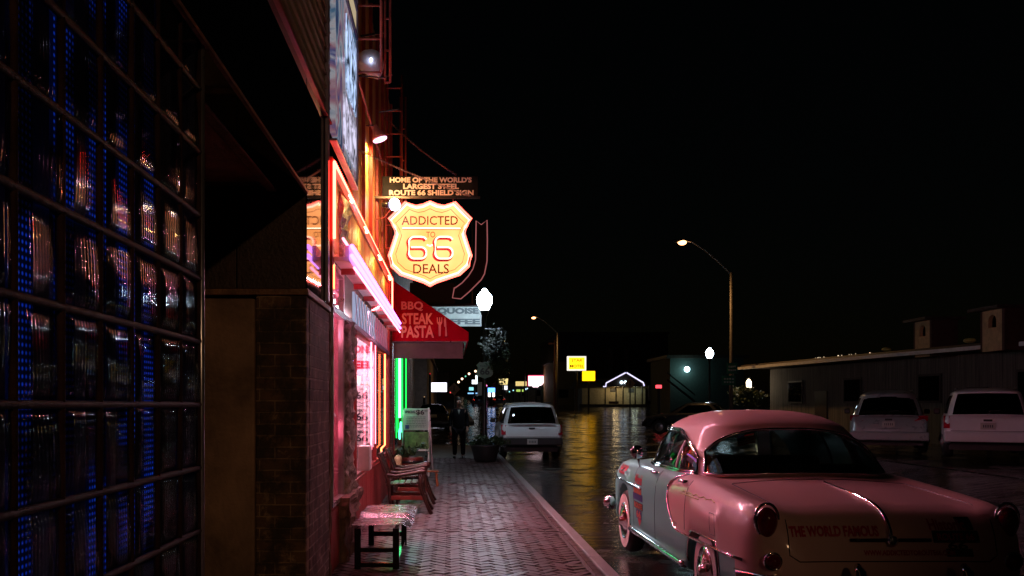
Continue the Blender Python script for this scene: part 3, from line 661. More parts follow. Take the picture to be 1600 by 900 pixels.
def at(x, y, d=0): v = P(x, y, SY); v.y += d; return v
text('lettering', 'ADDICTED', .2, at(671.5, 344.5, 0), M['brownletter'], sg, width=88 * k, height=14 * k, bold=.002)
text('lettering', 'TO', .1, at(673, 366.5, 0), M['brownletter'], sg, width=14 * k, height=9 * k)
text('lettering', 'DEALS', .2, at(673.5, 420, 0), M['brownletter'], sg, width=56 * k, height=15 * k, bold=.002)
bm = new(); tube(bm, [at(629, 356.5, -.01), at(719, 357, -.01)], .006, 6); obj('divider', bm, emit('divider_neon', (1, .8, .6), 5), sg)
bm = new(); tube(bm, [at(629, 358.3, 0), at(719, 358.8, 0)], .004, 6); obj('divider_line', bm, M['brownletter'], sg)
def six(cx_, cy, w_, h_, dx=0, dy=0, d=0):
    # rounded wide 6: top bar from right, left side, bowl
    r_ = h_ * .24; out = []
    def arc(ax, ay, a0, a1, rr=r_):
        for i in range(7):
            a = R(a0 + (a1 - a0) * i / 6); out.append((ax + rr * math.cos(a), ay - rr * math.sin(a)))
    L, Rr, T, Bt = cx_ - w_ / 2, cx_ + w_ / 2, cy - h_ / 2, cy + h_ / 2; mid = cy - h_ * .02
    out.append((Rr, T + h_ * .12)); out.append((Rr - 3, T + 1)); out.append((Rr - w_ * .3, T)); arc(L + r_, T + r_, 90, 180); arc(L + r_, Bt - r_, 180, 270); arc(Rr - r_, Bt - r_, 270, 360); arc(Rr - r_, mid + r_, 0, 90)
    out.append((L + 3, mid))
    return [at(x + dx, y + dy, d) for x, y in out]
for cx_ in (652, 693):
    bm = new(); tube(bm, six(cx_, 388, 27, 34, -1.2, .8, .004), .026, 8); bmesh.ops.scale(bm, verts=bm.verts, vec=(1, 1, 1)); obj('numeral', bm, M['red_print'], sg, smooth=True)
    bm = new(); tube(bm, six(cx_, 388, 27, 34, .8, -.6, -.028), .012, 8); obj('numeral_neon', bm, NW, sg, smooth=True)
bm = new(); tube(bm, [at(667, 383, -.03), at(672, 385, -.03), at(676, 383, -.03)], .012, 6); obj('numeral_neon', bm, NW, sg)
bm = new(); 
for x in (634, 708): tube(bm, [at(x, 308, .09), at(x, 322, .09)], .008, 6)
obj('hanger', bm, M['chain'], sg)
tb = thing('text_board', 'dark hanging board reading HOME OF THE WORLD\'S LARGEST STEEL ROUTE 66 SHIELD SIGN', 'sign', P(672, 307, SY))
a, b2 = P(597, 306, SY), P(747, 275, SY)
bm = new(); bx(bm, a.x, b2.x, SY, SY + .05, a.z, b2.z); obj('board', bm, M['signblack'], tb, bevel=.008)
bm = new(); bx(bm, WX, b2.x + .03, SY + .0, SY + .05, a.z - .035, a.z - .003); obj('bracket_bar', bm, M['blackmetal'], tb)
for s_, yy, x0, x1 in (("HOME OF THE WORLD'S", 281, 609, 737), ('LARGEST STEEL', 291.2, 630, 717), ('ROUTE 66 SHIELD SIGN', 301, 608, 740)):
    text('lettering', s_, .09, P((x0 + x1) / 2, yy, SY - .004), M['cream'], tb, width=(x1 - x0) * k, height=8.3 * k, bold=.0035)
def chain(p0, p1, name, label, sag=.06):
    b = new(); p0, p1 = Vector(p0), Vector(p1); n = int((p1 - p0).length / .034); 
    for i in range(n):
        t = (i + .5) / n; p = p0.lerp(p1, t); p.z -= sag * 4 * t * (1 - t); d = (p1 - p0).normalized()
        s = d.cross(Vector((0, 0, 1))).normalized() if i % 2 else d.cross(d.cross(Vector((0, 0, 1)))).normalized()
        tube(b, [p + d * .023 * math.cos(a_) + s * .012 * math.sin(a_) for a_ in [2 * math.pi * j / 8 for j in range(8)]], .0042, 4, closed=True)
    o = obj('sign_chain', b, M['chain'], smooth=True); return tag(o, label, 'chain', 'chains holding the hanging signs')
chain(P(600, 181, 13.9), P(713, 273, 12.82), '', 'upper chain slanting from the iron rails down to the dark board')
chain(P(548, 228, 9.9), P(735, 306, 12.78), '', 'lower chain running across the front of the dark lettered board', .03)
# arrow sign
AY = 17.6
ar = thing('arrow_sign', 'curved arrow sign with dull pink outline behind the shield sign', 'sign', P(740, 467, AY))
L_ = [(744, 345), (752, 351), (761, 344), (761.5, 375), (761, 408), (757, 428), (752, 437), (745, 444), (733, 456), (720, 467), (707, 465.5), (710, 449), (711, 450), (722, 442), (732, 431), (739, 420), (743, 406), (743.5, 375)]
bm = new(); prism(bm, [P(x, y, AY) for x, y in L_], (0, .15, 0)); obj('arrow_body', bm, M['signblack'], ar)
bm = new(); tube(bm, [P(x, y, AY - .03) for x, y in L_], .011, 6, closed=True); obj('neon_outline', bm, emit('dull_pink_neon', (.75, .22, .22), .42), ar, smooth=True)
bm = new(); bx(bm, P(640, 0, AY).x, P(712, 0, AY).x, AY + .16, AY + .3, P(0, 474, AY).z, P(0, 440, AY).z); obj('cabinet', bm, M['signblack'], ar, bevel=.01)
bm = new(); tube(bm, [P(738, 330, AY + .1), P(738, 474, AY + .1)], .02, 6); tube(bm, [(WX, AY + .1, P(0, 476, AY).z), P(745, 476, AY + .1)], .025, 6); obj('mounting', bm, M['blackmetal'], ar)
# ================================================================ CAFE: awning, green window
cf = thing('cafe_building', 'brick cafe with a green neon window under the red awning', 'building', (WX, 19.5, 0))
bm = new(); bx(bm, WX - .2, WX, 16.67, 17.0, 0, 5.8); bx(bm, WX - .2, WX, 17.0, 21.9, 0, .6); bx(bm, WX - .2, WX, 17.0, 21.9, 2.8, 5.8); bx(bm, WX - .2, WX, 21.9, 25.5, 0, 5.8)
obj('wall', bm, M['brick_red'], cf)
bm = new(); bx(bm, -9, WX - .21, 16.68, 25.5, 5.4, 5.6); bx(bm, -9, WX - .21, 25.3, 25.5, 0, 5.4); bx(bm, -3.2, -3, 16.7, 25.3, 0, 5.4); obj('side_wall', bm, M['darkpaint'], cf)
bm = new(); t_ = .06
bx(bm, WX - .06, WX + .02, 17.0, 21.9, .6, .66); bx(bm, WX - .06, WX + .02, 17.0, 21.9, 2.74, 2.8); 
for yy in (17.0, 19.4, 21.84): bx(bm, WX - .06, WX + .02, yy, yy + .06, .66, 2.74)
w_ = obj('window', bm, M['redtrim'], cf)
bm = new(); bx(bm, WX - .03, WX - .022, 17.06, 21.84, .66, 2.74); obj('pane', bm, M['glass'], w_)
bm = new(); bx(bm, -1.7, -1.65, 17.0, 21.9, .3, 2.9); obj('window_backing', bm, mat('green_curtain', (.03, .2, .06), .6, var=.5, scale=4), cf)
for yy, r_, m_, za, zb in ((18.3, .030, NEON_GRN, 1.28, 2.72), (17.75, .012, NEON_GRN2, 1.0, 2.72), (19.4, .014, NEON_GRN2, 1.1, 2.7), (20.9, .016, NEON_GRN2, 1.35, 2.68), (17.3, .012, NEON_GRN2, .9, 2.7)):
    bm = new(); tube(bm, [(WX + .04, yy, za), (WX + .04, yy, zb)], r_, 8); obj('neon_tube', bm, m_, cf, smooth=True)
bm = new()
for i in range(16):
    yy = 17.2 + i * .11; tube(bm, [(WX + .05, yy, 2.62 + .08 * math.sin(i * 2.1)), (WX + .07, yy + .1, 2.66 + .08 * math.sin(i * 2.1 + 2))], .014, 6)
obj('neon_leaves', bm, emit('mint_neon', (.2, 1, .6), 4), cf)
bm = new()
for (yy, zz) in ((18.6, 1.08), (18.2, .95)): tube(bm, [(WX + .05, yy + .12 * math.cos(a_), zz + .1 * math.sin(a_)) for a_ in [2 * math.pi * j / 12 for j in range(12)]], .016, 6, closed=True)
obj('neon_ring', bm, emit('mint_ring_neon', (.1, 1, .5), 4), cf)
# awning
AWY = 16.72
aw = thing('awning', 'crimson canvas awning printed BBQ STEAK PASTA with a fork and knife', 'awning', (WX, AWY, 2.75))
def A(x, y, d=0): v = P(x, y, AWY); v.y += d; return v
xr = A(732, 0).x; zt, ze, zb = A(0, 438).z, A(0, 519).z, A(0, 533).z
prof = [(WX + .001, zb), (xr, zb), (xr, ze), (WX + .001, zt)]
bm = new(); prism(bm, [(x, AWY, z) for x, z in prof], (0, .012, 0)); obj('end_panel', bm, M['awning'], aw)
bm = new(); prism(bm, [(WX + .002, AWY + .013, zt), (xr, AWY + .013, ze), (xr, AWY + .013, zb), (xr - .012, AWY + .013, zb), (xr - .012, AWY + .013, ze - .008), (WX + .002, AWY + .013, zt - .012)], (0, 4.9, 0)); obj('canopy', bm, M['awning'], aw)
bm = new()
for i in range(3):
    Y = AWY + .06 + i * 2.35; tube(bm, [(WX, Y, zb), (xr - .04, Y, zb), (xr - .04, Y, ze - .03), (WX, Y, zt - .05)], .014, 6)
tube(bm, [(xr - .04, AWY + .06, zb), (xr - .04, AWY + 4.8, zb)], .014, 6); obj('frame', bm, M['alu'], aw)
ka = AWY / F
for s_, x0, x1, y0, y1, kw in (('BBQ', 627, 661, 471, 486, {}), ('STEAK', 628, 677, 489, 507, {}), ('PASTA', 627, 678, 508.5, 528, {})):
    o = text('lettering', s_, .2, A((x0 + x1) / 2, (y0 + y1) / 2, -.004), M['pinkprint'], aw, width=(x1 - x0) * ka, height=(y1 - y0) * ka, bold=.006)
bm = new(); yy = -.008
def flat(pts): prism(bm, [A(x, y, yy) for x, y in pts], (0, .006, 0))
flat([(682.5, 496), (684, 496), (684.3, 503), (686, 503), (686.2, 496), (687.5, 496), (687.8, 503), (689.3, 503), (689.6, 496), (691, 496), (691, 504), (689, 508), (688.6, 525), (685.5, 525.5), (685.2, 508), (682.7, 504)])
flat([(694, 510), (693.6, 500), (695.3, 495), (697, 500), (697.4, 510), (698.6, 524), (698, 525.5), (695.5, 525.5), (695.6, 511)])
obj('fork_and_knife', bm, M['pinkprint'], aw)
bm = new(); bx(bm, WX + .02, xr - .1, AWY + .10, AWY + .105, zb - .32, zb - .01); obj('clear_curtain', bm, mat('grey_vinyl', (.06, .04, .055), .5, var=.4, scale=5), aw)
bu = thing('string_bulb', 'small blue-white bulb hanging under the left end of the red awning', 'lamp', P(641, 549, 17.5))
bm = new(); bmesh.ops.create_uvsphere(bm, u_segments=12, v_segments=8, radius=.04); bmesh.ops.translate(bm, verts=bm.verts, vec=P(641, 549, 17.5)); obj('bulb', bm, emit('blue_white_bulb', (.45, .6, 1), 30), bu, smooth=True)
bm = new(); tube(bm, [P(641, 547, 17.5), P(643, 533, 17.5)], .01, 6); obj('cord', bm, M['blackmetal'], bu)
point('bulb_light', P(641, 549, 17.5) + Vector((.05, -.02, 0)), (.6, .75, 1), 42, bu, .05)
# turquoise coffee sign
TY = 26.6
ts = thing('turquoise_sign', 'pale grey two-line hanging sign half hidden behind the red awning', 'sign', P(700, 511, TY))
a, b2 = P(644, 510, TY), P(752.5, 479, TY)
bm = new(); bx(bm, a.x, b2.x, TY, TY + .08, a.z, b2.z); obj('board', bm, M['greysign'], ts, bevel=.02)
bm = new(); bx(bm, WX - .3, b2.x, TY + .02, TY + .06, b2.z + .01, b2.z + .06); obj('bracket', bm, M['blackmetal'], ts)
kt = TY / F
text('lettering', 'TURQUOISE', .2, P(698, 486.5, TY - .005), M['greyletter'], ts, width=100 * kt, height=11 * kt, bold=.012)
text('lettering', 'COFFEE', .2, P(708, 502.5, TY - .005), M['greyletter'], ts, width=84 * kt, height=9 * kt, bold=.010)

# ================================================================ street furniture on the pavement
# metal-topped bench
bn = thing('metal_top_bench', 'low black bench covered by a buckled shiny metal sheet, nearest on the pavement', 'bench', (-.66, 9.1, 0))
bm = new(); nx, ny = 14, 24; g = []
for i in range(ny + 1):
    row = []
    for j in range(nx + 1):
        u, v = j / nx, i / ny; x = -.935 + .56 * u; y = 8.3 + 1.75 * v
        z = .42 + .035 * math.exp(-((v - .05) / .25) ** 2) * (u ** .7) * .6 - .03 * math.exp(-((v - .42) / .06) ** 2) + .02 * math.exp(-((v - .55) / .08) ** 2) - .12 * max(0, u - .86) * 3 * (1 - .5 * v)
        z += .012 * (1 - abs(2 * u - 1)) * math.sin(v * 9); row.append(bm.verts.new((x, y, z)))
    g.append(row)
for a, b in zip(g, g[1:]):
    for j in range(nx): bm.faces.new((a[j], a[j + 1], b[j + 1], b[j]))
bmesh.ops.solidify(bm, geom=bm.faces[:], thickness=.006)
obj('top_sheet', bm, mat('scuffed_tin', (.46, .38, .42), .26, metal=.85, var=.25, scale=7, bump=.22, bscale=45, rvar=.1), bn, smooth=True)
lm = mat('gloss_black_leg', (.012, .012, .012), .14, var=.2)
for x in (-.88, -.52):
    for y in (8.42, 9.85):
        bm = new(); bx(bm, x - .03, x + .03, y - .03, y + .03, 0, .385); obj('leg', bm, lm, bn, bevel=.004)
bm = new(); bx(bm, -.90, -.50, 8.395, 8.445, .02, .06); bx(bm, -.85, -.55, 8.40, 8.44, .16, .20); bx(bm, -.90, -.50, 9.83, 9.87, .1, .15); bx(bm, -.54, -.50, 8.46, 9.8, .34, .38); bx(bm, -.90, -.86, 8.46, 9.8, .34, .38); bx(bm, -.54, -.50, 8.46, 9.8, .03, .07); obj('frame', bm, lm, bn, bevel=.003)
# armchairs
def make_chair():
    r = thing('armchair', 'dark', 'chair')
    W2 = .27
    bm = new()
    # local: faces +x, wall at -x
    for sy in (-1, 1):
        y = sy * W2
    for sy in (-1, 1):
        y = sy * W2
        bm = new(); tube(bm, [(-.18, y, 0), (-.19, y, .2), (-.2, y, .42), (-.26, y, .62), (-.33, y, .80), (-.345, y, .86)], [.02, .022, .026, .024, .022, .018], 8); obj('back_post', bm, M['wood'], r, smooth=True)
        bm = new(); tube(bm, [(.40, y, 0), (.34, y, .12), (.27, y, .3), (.24, y, .42), (.25, y, .5), (.22, y, .58)], [.03, .024, .03, .034, .024, .02], 8); obj('leg', bm, M['wood'], r, smooth=True)
        bm = new(); tube(bm, [(-.26, y, .56), (-.1, y, .54), (.1, y, .57), (.26, y, .60), (.33, y, .59)], [.02, .022, .026, .032, .03], 8); obj('arm', bm, M['wood'], r, smooth=True)
    bm = new()
    for k in range(6): bx(bm, -.24 + k * .088, -.24 + k * .088 + .078, -W2 - .02, W2 + .02, .40 + .006 * k, .425 + .006 * k)
    obj('seat', bm, M['wood'], r, bevel=.006)
    bm = new()
    for k in range(5):
        y = -.2 + k * .1
        prism(bm, [(-.22, y - .03, .46), (-.20, y - .03, .46), (-.32, y - .03, .80), (-.34, y - .03, .80)], (0, .06, 0))
    obj('backrest', bm, M['wood'], r, bevel=.004)
    bm = new(); bx(bm, -.36, -.325, -W2 - .02, W2 + .02, .79, .86); bx(bm, -.25, -.20, -W2, W2, .43, .48); obj('back_rail', bm, M['wood'], r, bevel=.01)
    bm = new(); bx(bm, -.17, .30, -W2 - .015, -W2 + .02, .20, .26); bx(bm, -.17, .30, W2 - .02, W2 + .015, .20, .26); bx(bm, .27, .30, -W2, W2, .2, .25); obj('stretcher', bm, M['redwood'], r, bevel=.004)
    return r
c0 = make_chair(); c0.location = (-.68, 12.9, 0); c0['label'] = 'dark wooden armchair with curved legs, right behind the shiny bench'; c0['group'] = 'wooden armchairs along the wall'
dup(c0, (-.66, 14.15, 0), None, 'dark wooden armchair mostly hidden behind the nearer one', 'wooden armchairs along the wall')
# sandwich board
sb = thing('menu_board', 'white and green sandwich board with a $6 menu beside the green neon window', 'sign', (-.7, 18.6, 0))
k2 = 18.5 / F
bm = new(); a, b2 = P(630.5, 672, 18.5), P(668.5, 638, 18.5); bx(bm, a.x, b2.x, 18.5, 18.52, a.z, b2.z); obj('menu_sheet', bm, mat('menu_paper', (.33, .36, .34), .5, var=.08), sb)
bm = new(); a, b2 = P(632, 701, 18.5), P(670, 675, 18.5); bx(bm, a.x, b2.x, 18.5, 18.52, a.z, b2.z); obj('green_panel', bm, mat('green_picture', (.08, .16, .05), .5, var=.6, scale=12), sb)
bm = new(); bx(bm, P(626, 0, 18.5).x, P(671, 0, 18.5).x, 18.49, 18.53, P(0, 704.5, 18.5).z, P(0, 702, 18.5).z); bx(bm, P(668.5, 0, 18.5).x, P(671, 0, 18.5).x, 18.52, 18.56, .06, P(0, 637, 18.5).z); obj('frame', bm, M['white'], sb)
bm = new(); tube(bm, [P(671, 640, 18.55), P(676, 738, 18.55)], .018, 6); tube(bm, [P(630, 640, 18.55), P(628, 744, 18.55)], .018, 6); tube(bm, [P(660, 640, 18.6), (P(668, 0, 19.3).x, 19.4, 0)], .018, 6); obj('leg', bm, M['alu'], sb)
text('lettering', '$6', .2, P(656.5, 644.5, 18.49), M['black_print'], sb, width=13 * k2, height=9 * k2, bold=.006)
text('lettering', '99', .08, P(665.5, 642, 18.49), M['black_print'], sb, width=5 * k2, height=4 * k2)
text('lettering', 'SPECIAL', .08, P(641, 643.5, 18.49), M['black_print'], sb, width=17 * k2, height=4 * k2, bold=.002)
bm = new()
random.seed(5)
for i in range(7):
    y = 651 + i * 2.6; x = 635
    while x < 664:
        l = random.uniform(2, 5); p, q_ = P(x, y, 18.49), P(min(x + l, 665), y + .9, 18.49); bx(bm, p.x, q_.x, 18.49, 18.497, q_.z, p.z); x += l + .8
obj('printed_lines', bm, M['greyletter'], sb)
bm = new(); p, q_ = P(633, 664, 18.488), P(639, 670, 18.488); bx(bm, p.x, q_.x, 18.485, 18.49, q_.z, p.z); obj('blue_mark', bm, M['blue_print'], sb)
# barrel planter + cream post + small wooden table
bp_ = thing('barrel_planter', 'wooden half-barrel planter under the sandwich board', 'planter', (-.78, 17.6, 0))
bm = new(); lathe(bm, [(.2, 0), (.235, .12), (.25, .3), (.235, .48), (.22, .52), (.2, .52), (.19, .46)], (-.78, 17.6, 0), 22); obj('barrel', bm, M['redwood'], bp_, smooth=True)
bm = new(); lathe(bm, [(.244, .1), (.25, .11), (.252, .14), (.246, .15)], (-.78, 17.6, 0), 22); lathe(bm, [(.242, .4), (.25, .41), (.246, .45), (.238, .455)], (-.78, 17.6, 0), 22); obj('hoop', bm, M['blackmetal'], bp_, smooth=True)
bm = new(); leaves(bm, (-.85, 17.6, .62), (.22, .2, .12), 260, .05); obj('foliage', bm, M['leaf'], bp_)
bm = new(); lathe(bm, [(.07, 0), (.07, .5), (.075, .52), (.065, .58), (.03, .61)], (-.985, 16.6, 0), 16); tag(obj('cream_post', bm, mat('cream_paint', (.6, .5, .25), .5), smooth=True), 'short rounded cream post against the wall behind the armchairs', 'post')
st = thing('small_stool', 'small orange-brown wooden stool beyond the armchairs', 'stool', (-.42, 17.0, 0))
bm = new(); bx(bm, -.60, -.24, 16.85, 17.15, .27, .30); obj('seat', bm, M['oak'], st, bevel=.008)
for x, dx in ((-.56, -.03), (-.29, .03)):
    for y in (16.9, 17.1): bm = new(); tube(bm, [(x, y, .27), (x + dx, y, 0)], .022, 6); obj('leg', bm, M['oak'], st)
# lamp posts with globe
def make_globe():
    r = thing('globe_lamp', 'x', 'street lamp')
    bm = new(); lathe(bm, [(.17, 0), (.17, .08), (.12, .12), (.11, .5), (.075, .6), (.06, .7), (.05, 2.2), (.045, 3.9), (.09, 3.95), (.11, 4.02), (.12, 4.08)], (0, 0, 0), 18); obj('pole', bm, M['blackmetal'], r, smooth=True)
    bm = new(); lathe(bm, [(.10, 4.085), (.15, 4.15), (.205, 4.28), (.22, 4.38), (.21, 4.45), (.15, 4.55), (.09, 4.61), (.07, 4.66), (.02, 4.69)], (0, 0, 0), 22); g = obj('globe', bm, emit('white_globe', (.66, .84, 1), 34), r, smooth=True)
    bm = new(); lathe(bm, [(.03, 4.685), (.035, 4.7), (.012, 4.73), (.004, 4.78)], (0, 0, 0), 10); obj('finial', bm, M['blackmetal'], r, smooth=True)
    return r
g0 = make_globe(); g0.location = (.93, 24.95, .1); g0['label'] = 'black lamp post with a glowing white globe, at the kerb past the red awning'; g0['group'] = 'globe street lamps'
point('globe_light', (.93, 24.95, 4.4), (.72, .86, 1), 800, g0, .24)
g1 = dup(g0, (14.75, 51, gz(51) - .12), None, 'globe lamp shining across the street left of the tall pole', 'globe street lamps')
for ch in g1.children:
    if ch.type == 'LIGHT': ch.data = ch.data.copy(); ch.data.energy = 260
# route shield sign on the lamp post
rs = thing('route_shield_sign', 'small pale green route shield mounted on the globe lamp post', 'sign', P(757, 592, 24.85))
kk = 24.85 / F; c_ = P(757.5, 578.5, 24.85)
bm = new(); prism(bm, [(c_.x + x * kk, 24.84, c_.z + y * kk) for x, y in shield_pts(.205)], (0, .01, 0)); obj('plate', bm, mat('pale_green_sheet', (.30, .50, .42), .4, var=.1), rs)
text('lettering', '66', .2, (c_.x, 24.83, c_.z - .03), M['greyletter'], rs, width=15 * kk, height=11 * kk, bold=.006)
text('lettering', 'ROUTE', .1, (c_.x, 24.83, c_.z + .12), M['greyletter'], rs, width=14 * kk, height=3 * kk)
bm = new(); p, q_ = P(746, 618, 24.9), P(753, 597, 24.9); bx(bm, p.x, q_.x, 24.88, 24.89, p.z, q_.z); tag(obj('parking_sign', bm, M['plate']), 'narrow pale sign below the route shield on the lamp post', 'sign')
bm = new(); tube(bm, [(.8, 24.86, 2.55), (.93, 24.86, 2.55)], .015, 6); obj('bracket', bm, M['blackmetal'], rs)
# hanging basket
hb = thing('hanging_basket', 'leafy hanging flower basket on an arm of the lamp post', 'plant', P(775, 545, 24.8))
c_ = P(775, 541, 24.8)
bm = new(); leaves(bm, c_, (.42, .4, .33), 1100, .045, 22); obj('foliage', bm, M['leaf2'], hb)
bm = new(); leaves(bm, c_ + Vector((0, 0, -.35)), (.3, .3, .45), 700, .05, 18); obj('trailing_foliage', bm, M['leaf'], hb)
bm = new(); tube(bm, [P(757, 514, 24.8), P(783, 514, 24.8)], .014, 6); tube(bm, [P(775, 514, 24.8), P(775, 540, 24.8)], .006, 5); obj('arm', bm, M['alu'], hb)
bm = new(); lathe(bm, [(.05, -.12), (.16, -.06), (.2, .02), (.21, .05)], c_, 16); obj('bowl', bm, M['plastic'], hb, smooth=True)
pl = thing('round_planter', 'dark round planter with low green plants at the foot of the lamp post', 'planter', (.92, 24.2, 0))
bm = new(); lathe(bm, [(.25, 0), (.3, .05), (.36, .3), (.4, .42), (.4, .46), (.34, .46)], (.92, 24.2, 0), 24); obj('tub', bm, M['plastic'], pl, smooth=True)
bm = new(); leaves(bm, (.92, 24.2, .55), (.36, .34, .13), 1100, .045, 20); obj('foliage', bm, M['leaf'], pl)

# ================================================================ person
def skin_body(name, verts, edges, radii, m, parent, sub=2):
    me = bpy.data.meshes.new(name); me.from_pydata(verts, edges, []); me.materials.append(m)
    o = bpy.data.objects.new(name, me); C.objects.link(o); o.parent = parent
    sk = o.modifiers.new('skin', 'SKIN'); sk.use_smooth_shade = True
    for i, r in enumerate(radii): me.skin_vertices[0].data[i].radius = (r, r)
    me.skin_vertices[0].data[0].use_root = True
    s = o.modifiers.new('sub', 'SUBSURF'); s.levels = sub; s.render_levels = sub
    return o
def person(loc):
    r = thing('person', 'person in dark clothes standing on the pavement beside the lamp post planter', 'person', loc)
    V = []; E = []; Rd = []
    def add(p, rad, par=None):
        V.append(p); Rd.append(rad)
        if par is not None: E.append((par, len(V) - 1))
        return len(V) - 1
    pel = add((0, 0, .93), .145); wa = add((0, .0, 1.08), .13, pel); ch = add((0, .01, 1.27), .155, wa); nk = add((0, .01, 1.43), .085, ch); n2 = add((0, 0, 1.50), .052, nk)
    h1 = add((0, -.02, 1.57), .075, n2); h2 = add((0, -.01, 1.655), .088, h1); h3 = add((0, 0, 1.71), .06, h2)
    add((0, -.10, 1.60), .014, h1)
    for s in (-1, 1):
        hip = add((s * .10, 0, .86), .10, pel); kn = add((s * .115, -.015, .47), .065, hip); an = add((s * .12, .02, .09), .045, kn); fo = add((s * .13, -.08, .045), .042, an); add((s * .135, -.16, .035), .034, fo)
        sh = add((s * .17, .01, 1.38), .068, ch); el = add((s * .235, .03, 1.10), .046, sh); wr = add((s * .24, -.06, .87), .03, el); pm = add((s * .235, -.085, .80), .032, wr)
        for j, (dy, l) in enumerate(((-.03, .065), (-.01, .078), (.01, .073), (.028, .056))):
            f1 = add((s * .235, -.09 + dy, .765), .010, pm); add((s * .228, -.095 + dy, .765 - l), .008, f1)
        t1 = add((s * .215, -.125, .79), .011, pm); add((s * .21, -.135, .75), .009, t1)
    b = skin_body('body', V, E, Rd, M['skin'], r)
    # clothing: coat and trousers as slightly larger shells over trunk and limbs
    V = []; E = []; Rd = []
    pel = add((0, 0, .90), .17); wa = add((0, .0, 1.08), .155, pel); ch = add((0, .01, 1.27), .178, wa); nk = add((0, .01, 1.42), .10, ch)
    for s in (-1, 1):
        add((s * .07, 0, .72), .13, pel)
        sh = add((s * .18, .01, 1.375), .085, ch); el = add((s * .238, .03, 1.10), .062, sh); add((s * .241, -.05, .90), .048, el)
    skin_body('jacket', V, E, Rd, M['cloth'], r)
    V = []; E = []; Rd = []
    pel = add((0, 0, .90), .15)
    for s in (-1, 1):
        hip = add((s * .10, 0, .82), .115, pel); kn = add((s * .115, -.015, .47), .08, hip); add((s * .12, .015, .09), .065, kn)
    skin_body('trousers', V, E, Rd, M['cloth'], r)
    for s in (-1, 1):
        bm = new(); bmesh.ops.create_uvsphere(bm, u_segments=12, v_segments=8, radius=1); bmesh.ops.scale(bm, verts=bm.verts, vec=(.05, .135, .05)); bmesh.ops.translate(bm, verts=bm.verts, vec=(s * .13, -.06, .05)); obj('shoe', bm, M['blackmetal'], r, smooth=True, local=True)
        bm = new(); bmesh.ops.create_uvsphere(bm, u_segments=8, v_segments=6, radius=.011); bmesh.ops.translate(bm, verts=bm.verts, vec=(s * .032, -.088, 1.635)); obj('eye', bm, M['white'], r, smooth=True, local=True)
    bm = new(); bmesh.ops.create_uvsphere(bm, u_segments=16, v_segments=12, radius=.098); bmesh.ops.scale(bm, verts=bm.verts, vec=(.95, 1.05, 1)); bmesh.ops.translate(bm, verts=bm.verts, vec=(0, .022, 1.675)); obj('hair', bm, M['hair'], r, smooth=True, local=True)
    bm = new(); prism(bm, [(-.035, -.172, 1.40), (.035, -.172, 1.40), (0, -.175, 1.27)], (0, .01, 0)); obj('collar', bm, M['white'], r, local=True)
    return r
person((.22, 25.6, 0))
# ================================================================ VEHICLES
def smooth_arr(a, k):
    if k < 1: return a
    p = np.pad(a, k, mode='edge'); ker = np.hanning(2 * k + 3)[1:-1]; ker /= ker.sum(); return np.convolve(p, ker, 'valid')
def car_body(p, parent, m, name='body'):
    Lg = p['len']; n = p.get('n', 130); ys = np.linspace(p['st'][0][0], p['st'][-1][0], n); st = np.array(p['st'])
    w = smooth_arr(np.interp(ys, st[:, 0], st[:, 1]), p.get('k', 2)); zs = smooth_arr(np.interp(ys, st[:, 0], st[:, 2]), p.get('k', 2)); zd = smooth_arr(np.interp(ys, st[:, 0], st[:, 3]), p.get('k', 2))
    zb = smooth_arr(np.interp(ys, st[:, 0], st[:, 4]), 2)
    bm = new(); rings = []; sh = p.get('sh', 1.0)
    for i, y in enumerate(ys):
        b = zb[i]
        for yc, rr, cap in p['arch']:
            d = rr * rr - (y - yc) ** 2
            if d > 0: b = max(b, min(cap, p['hub'] + math.sqrt(d)))
        W_, s, d_ = w[i], zs[i], zd[i]; b = min(b, s - .12)
        side = [(W_ - .14, b), (W_ - .035, b + .004), (W_ - .008, b + .03), (W_, b + (s - b) * .35), (W_, b + (s - b) * .6), (W_ - .012 * sh, s - .16), (W_ - .04 * sh, s - .08), (W_ - .085 * sh, s - .025), (W_ - .14 * sh, s), (W_ - .20 * sh, s - .004), (W_ - .27 * sh, s - .016 + (d_ - s) * .25)]
        xe = W_ - .34 * sh
        for k in range(8):
            x = xe * (1 - k / 7); q = (x / xe) ** 2 if xe > 0 else 0
            side.append((x, d_ - (d_ - (s - .02 + (d_ - s) * .5)) * q))
        ring = [bm.verts.new((-x, y, z)) for x, z in side] + [bm.verts.new((x, y, z)) for x, z in side[-2::-1]]
        rings.append(ring)
    for a, b in zip(rings, rings[1:]):
        for j in range(len(a) - 1): bm.faces.new((a[j], a[j + 1], b[j + 1], b[j]))
    bm.faces.new(rings[0][::-1]); bm.faces.new(rings[-1])
    bmesh.ops.recalc_face_normals(bm, faces=bm.faces); bvh = BVHTree.FromBMesh(bm)
    o = obj(name, bm, m, parent, smooth=True)
    return o, bvh
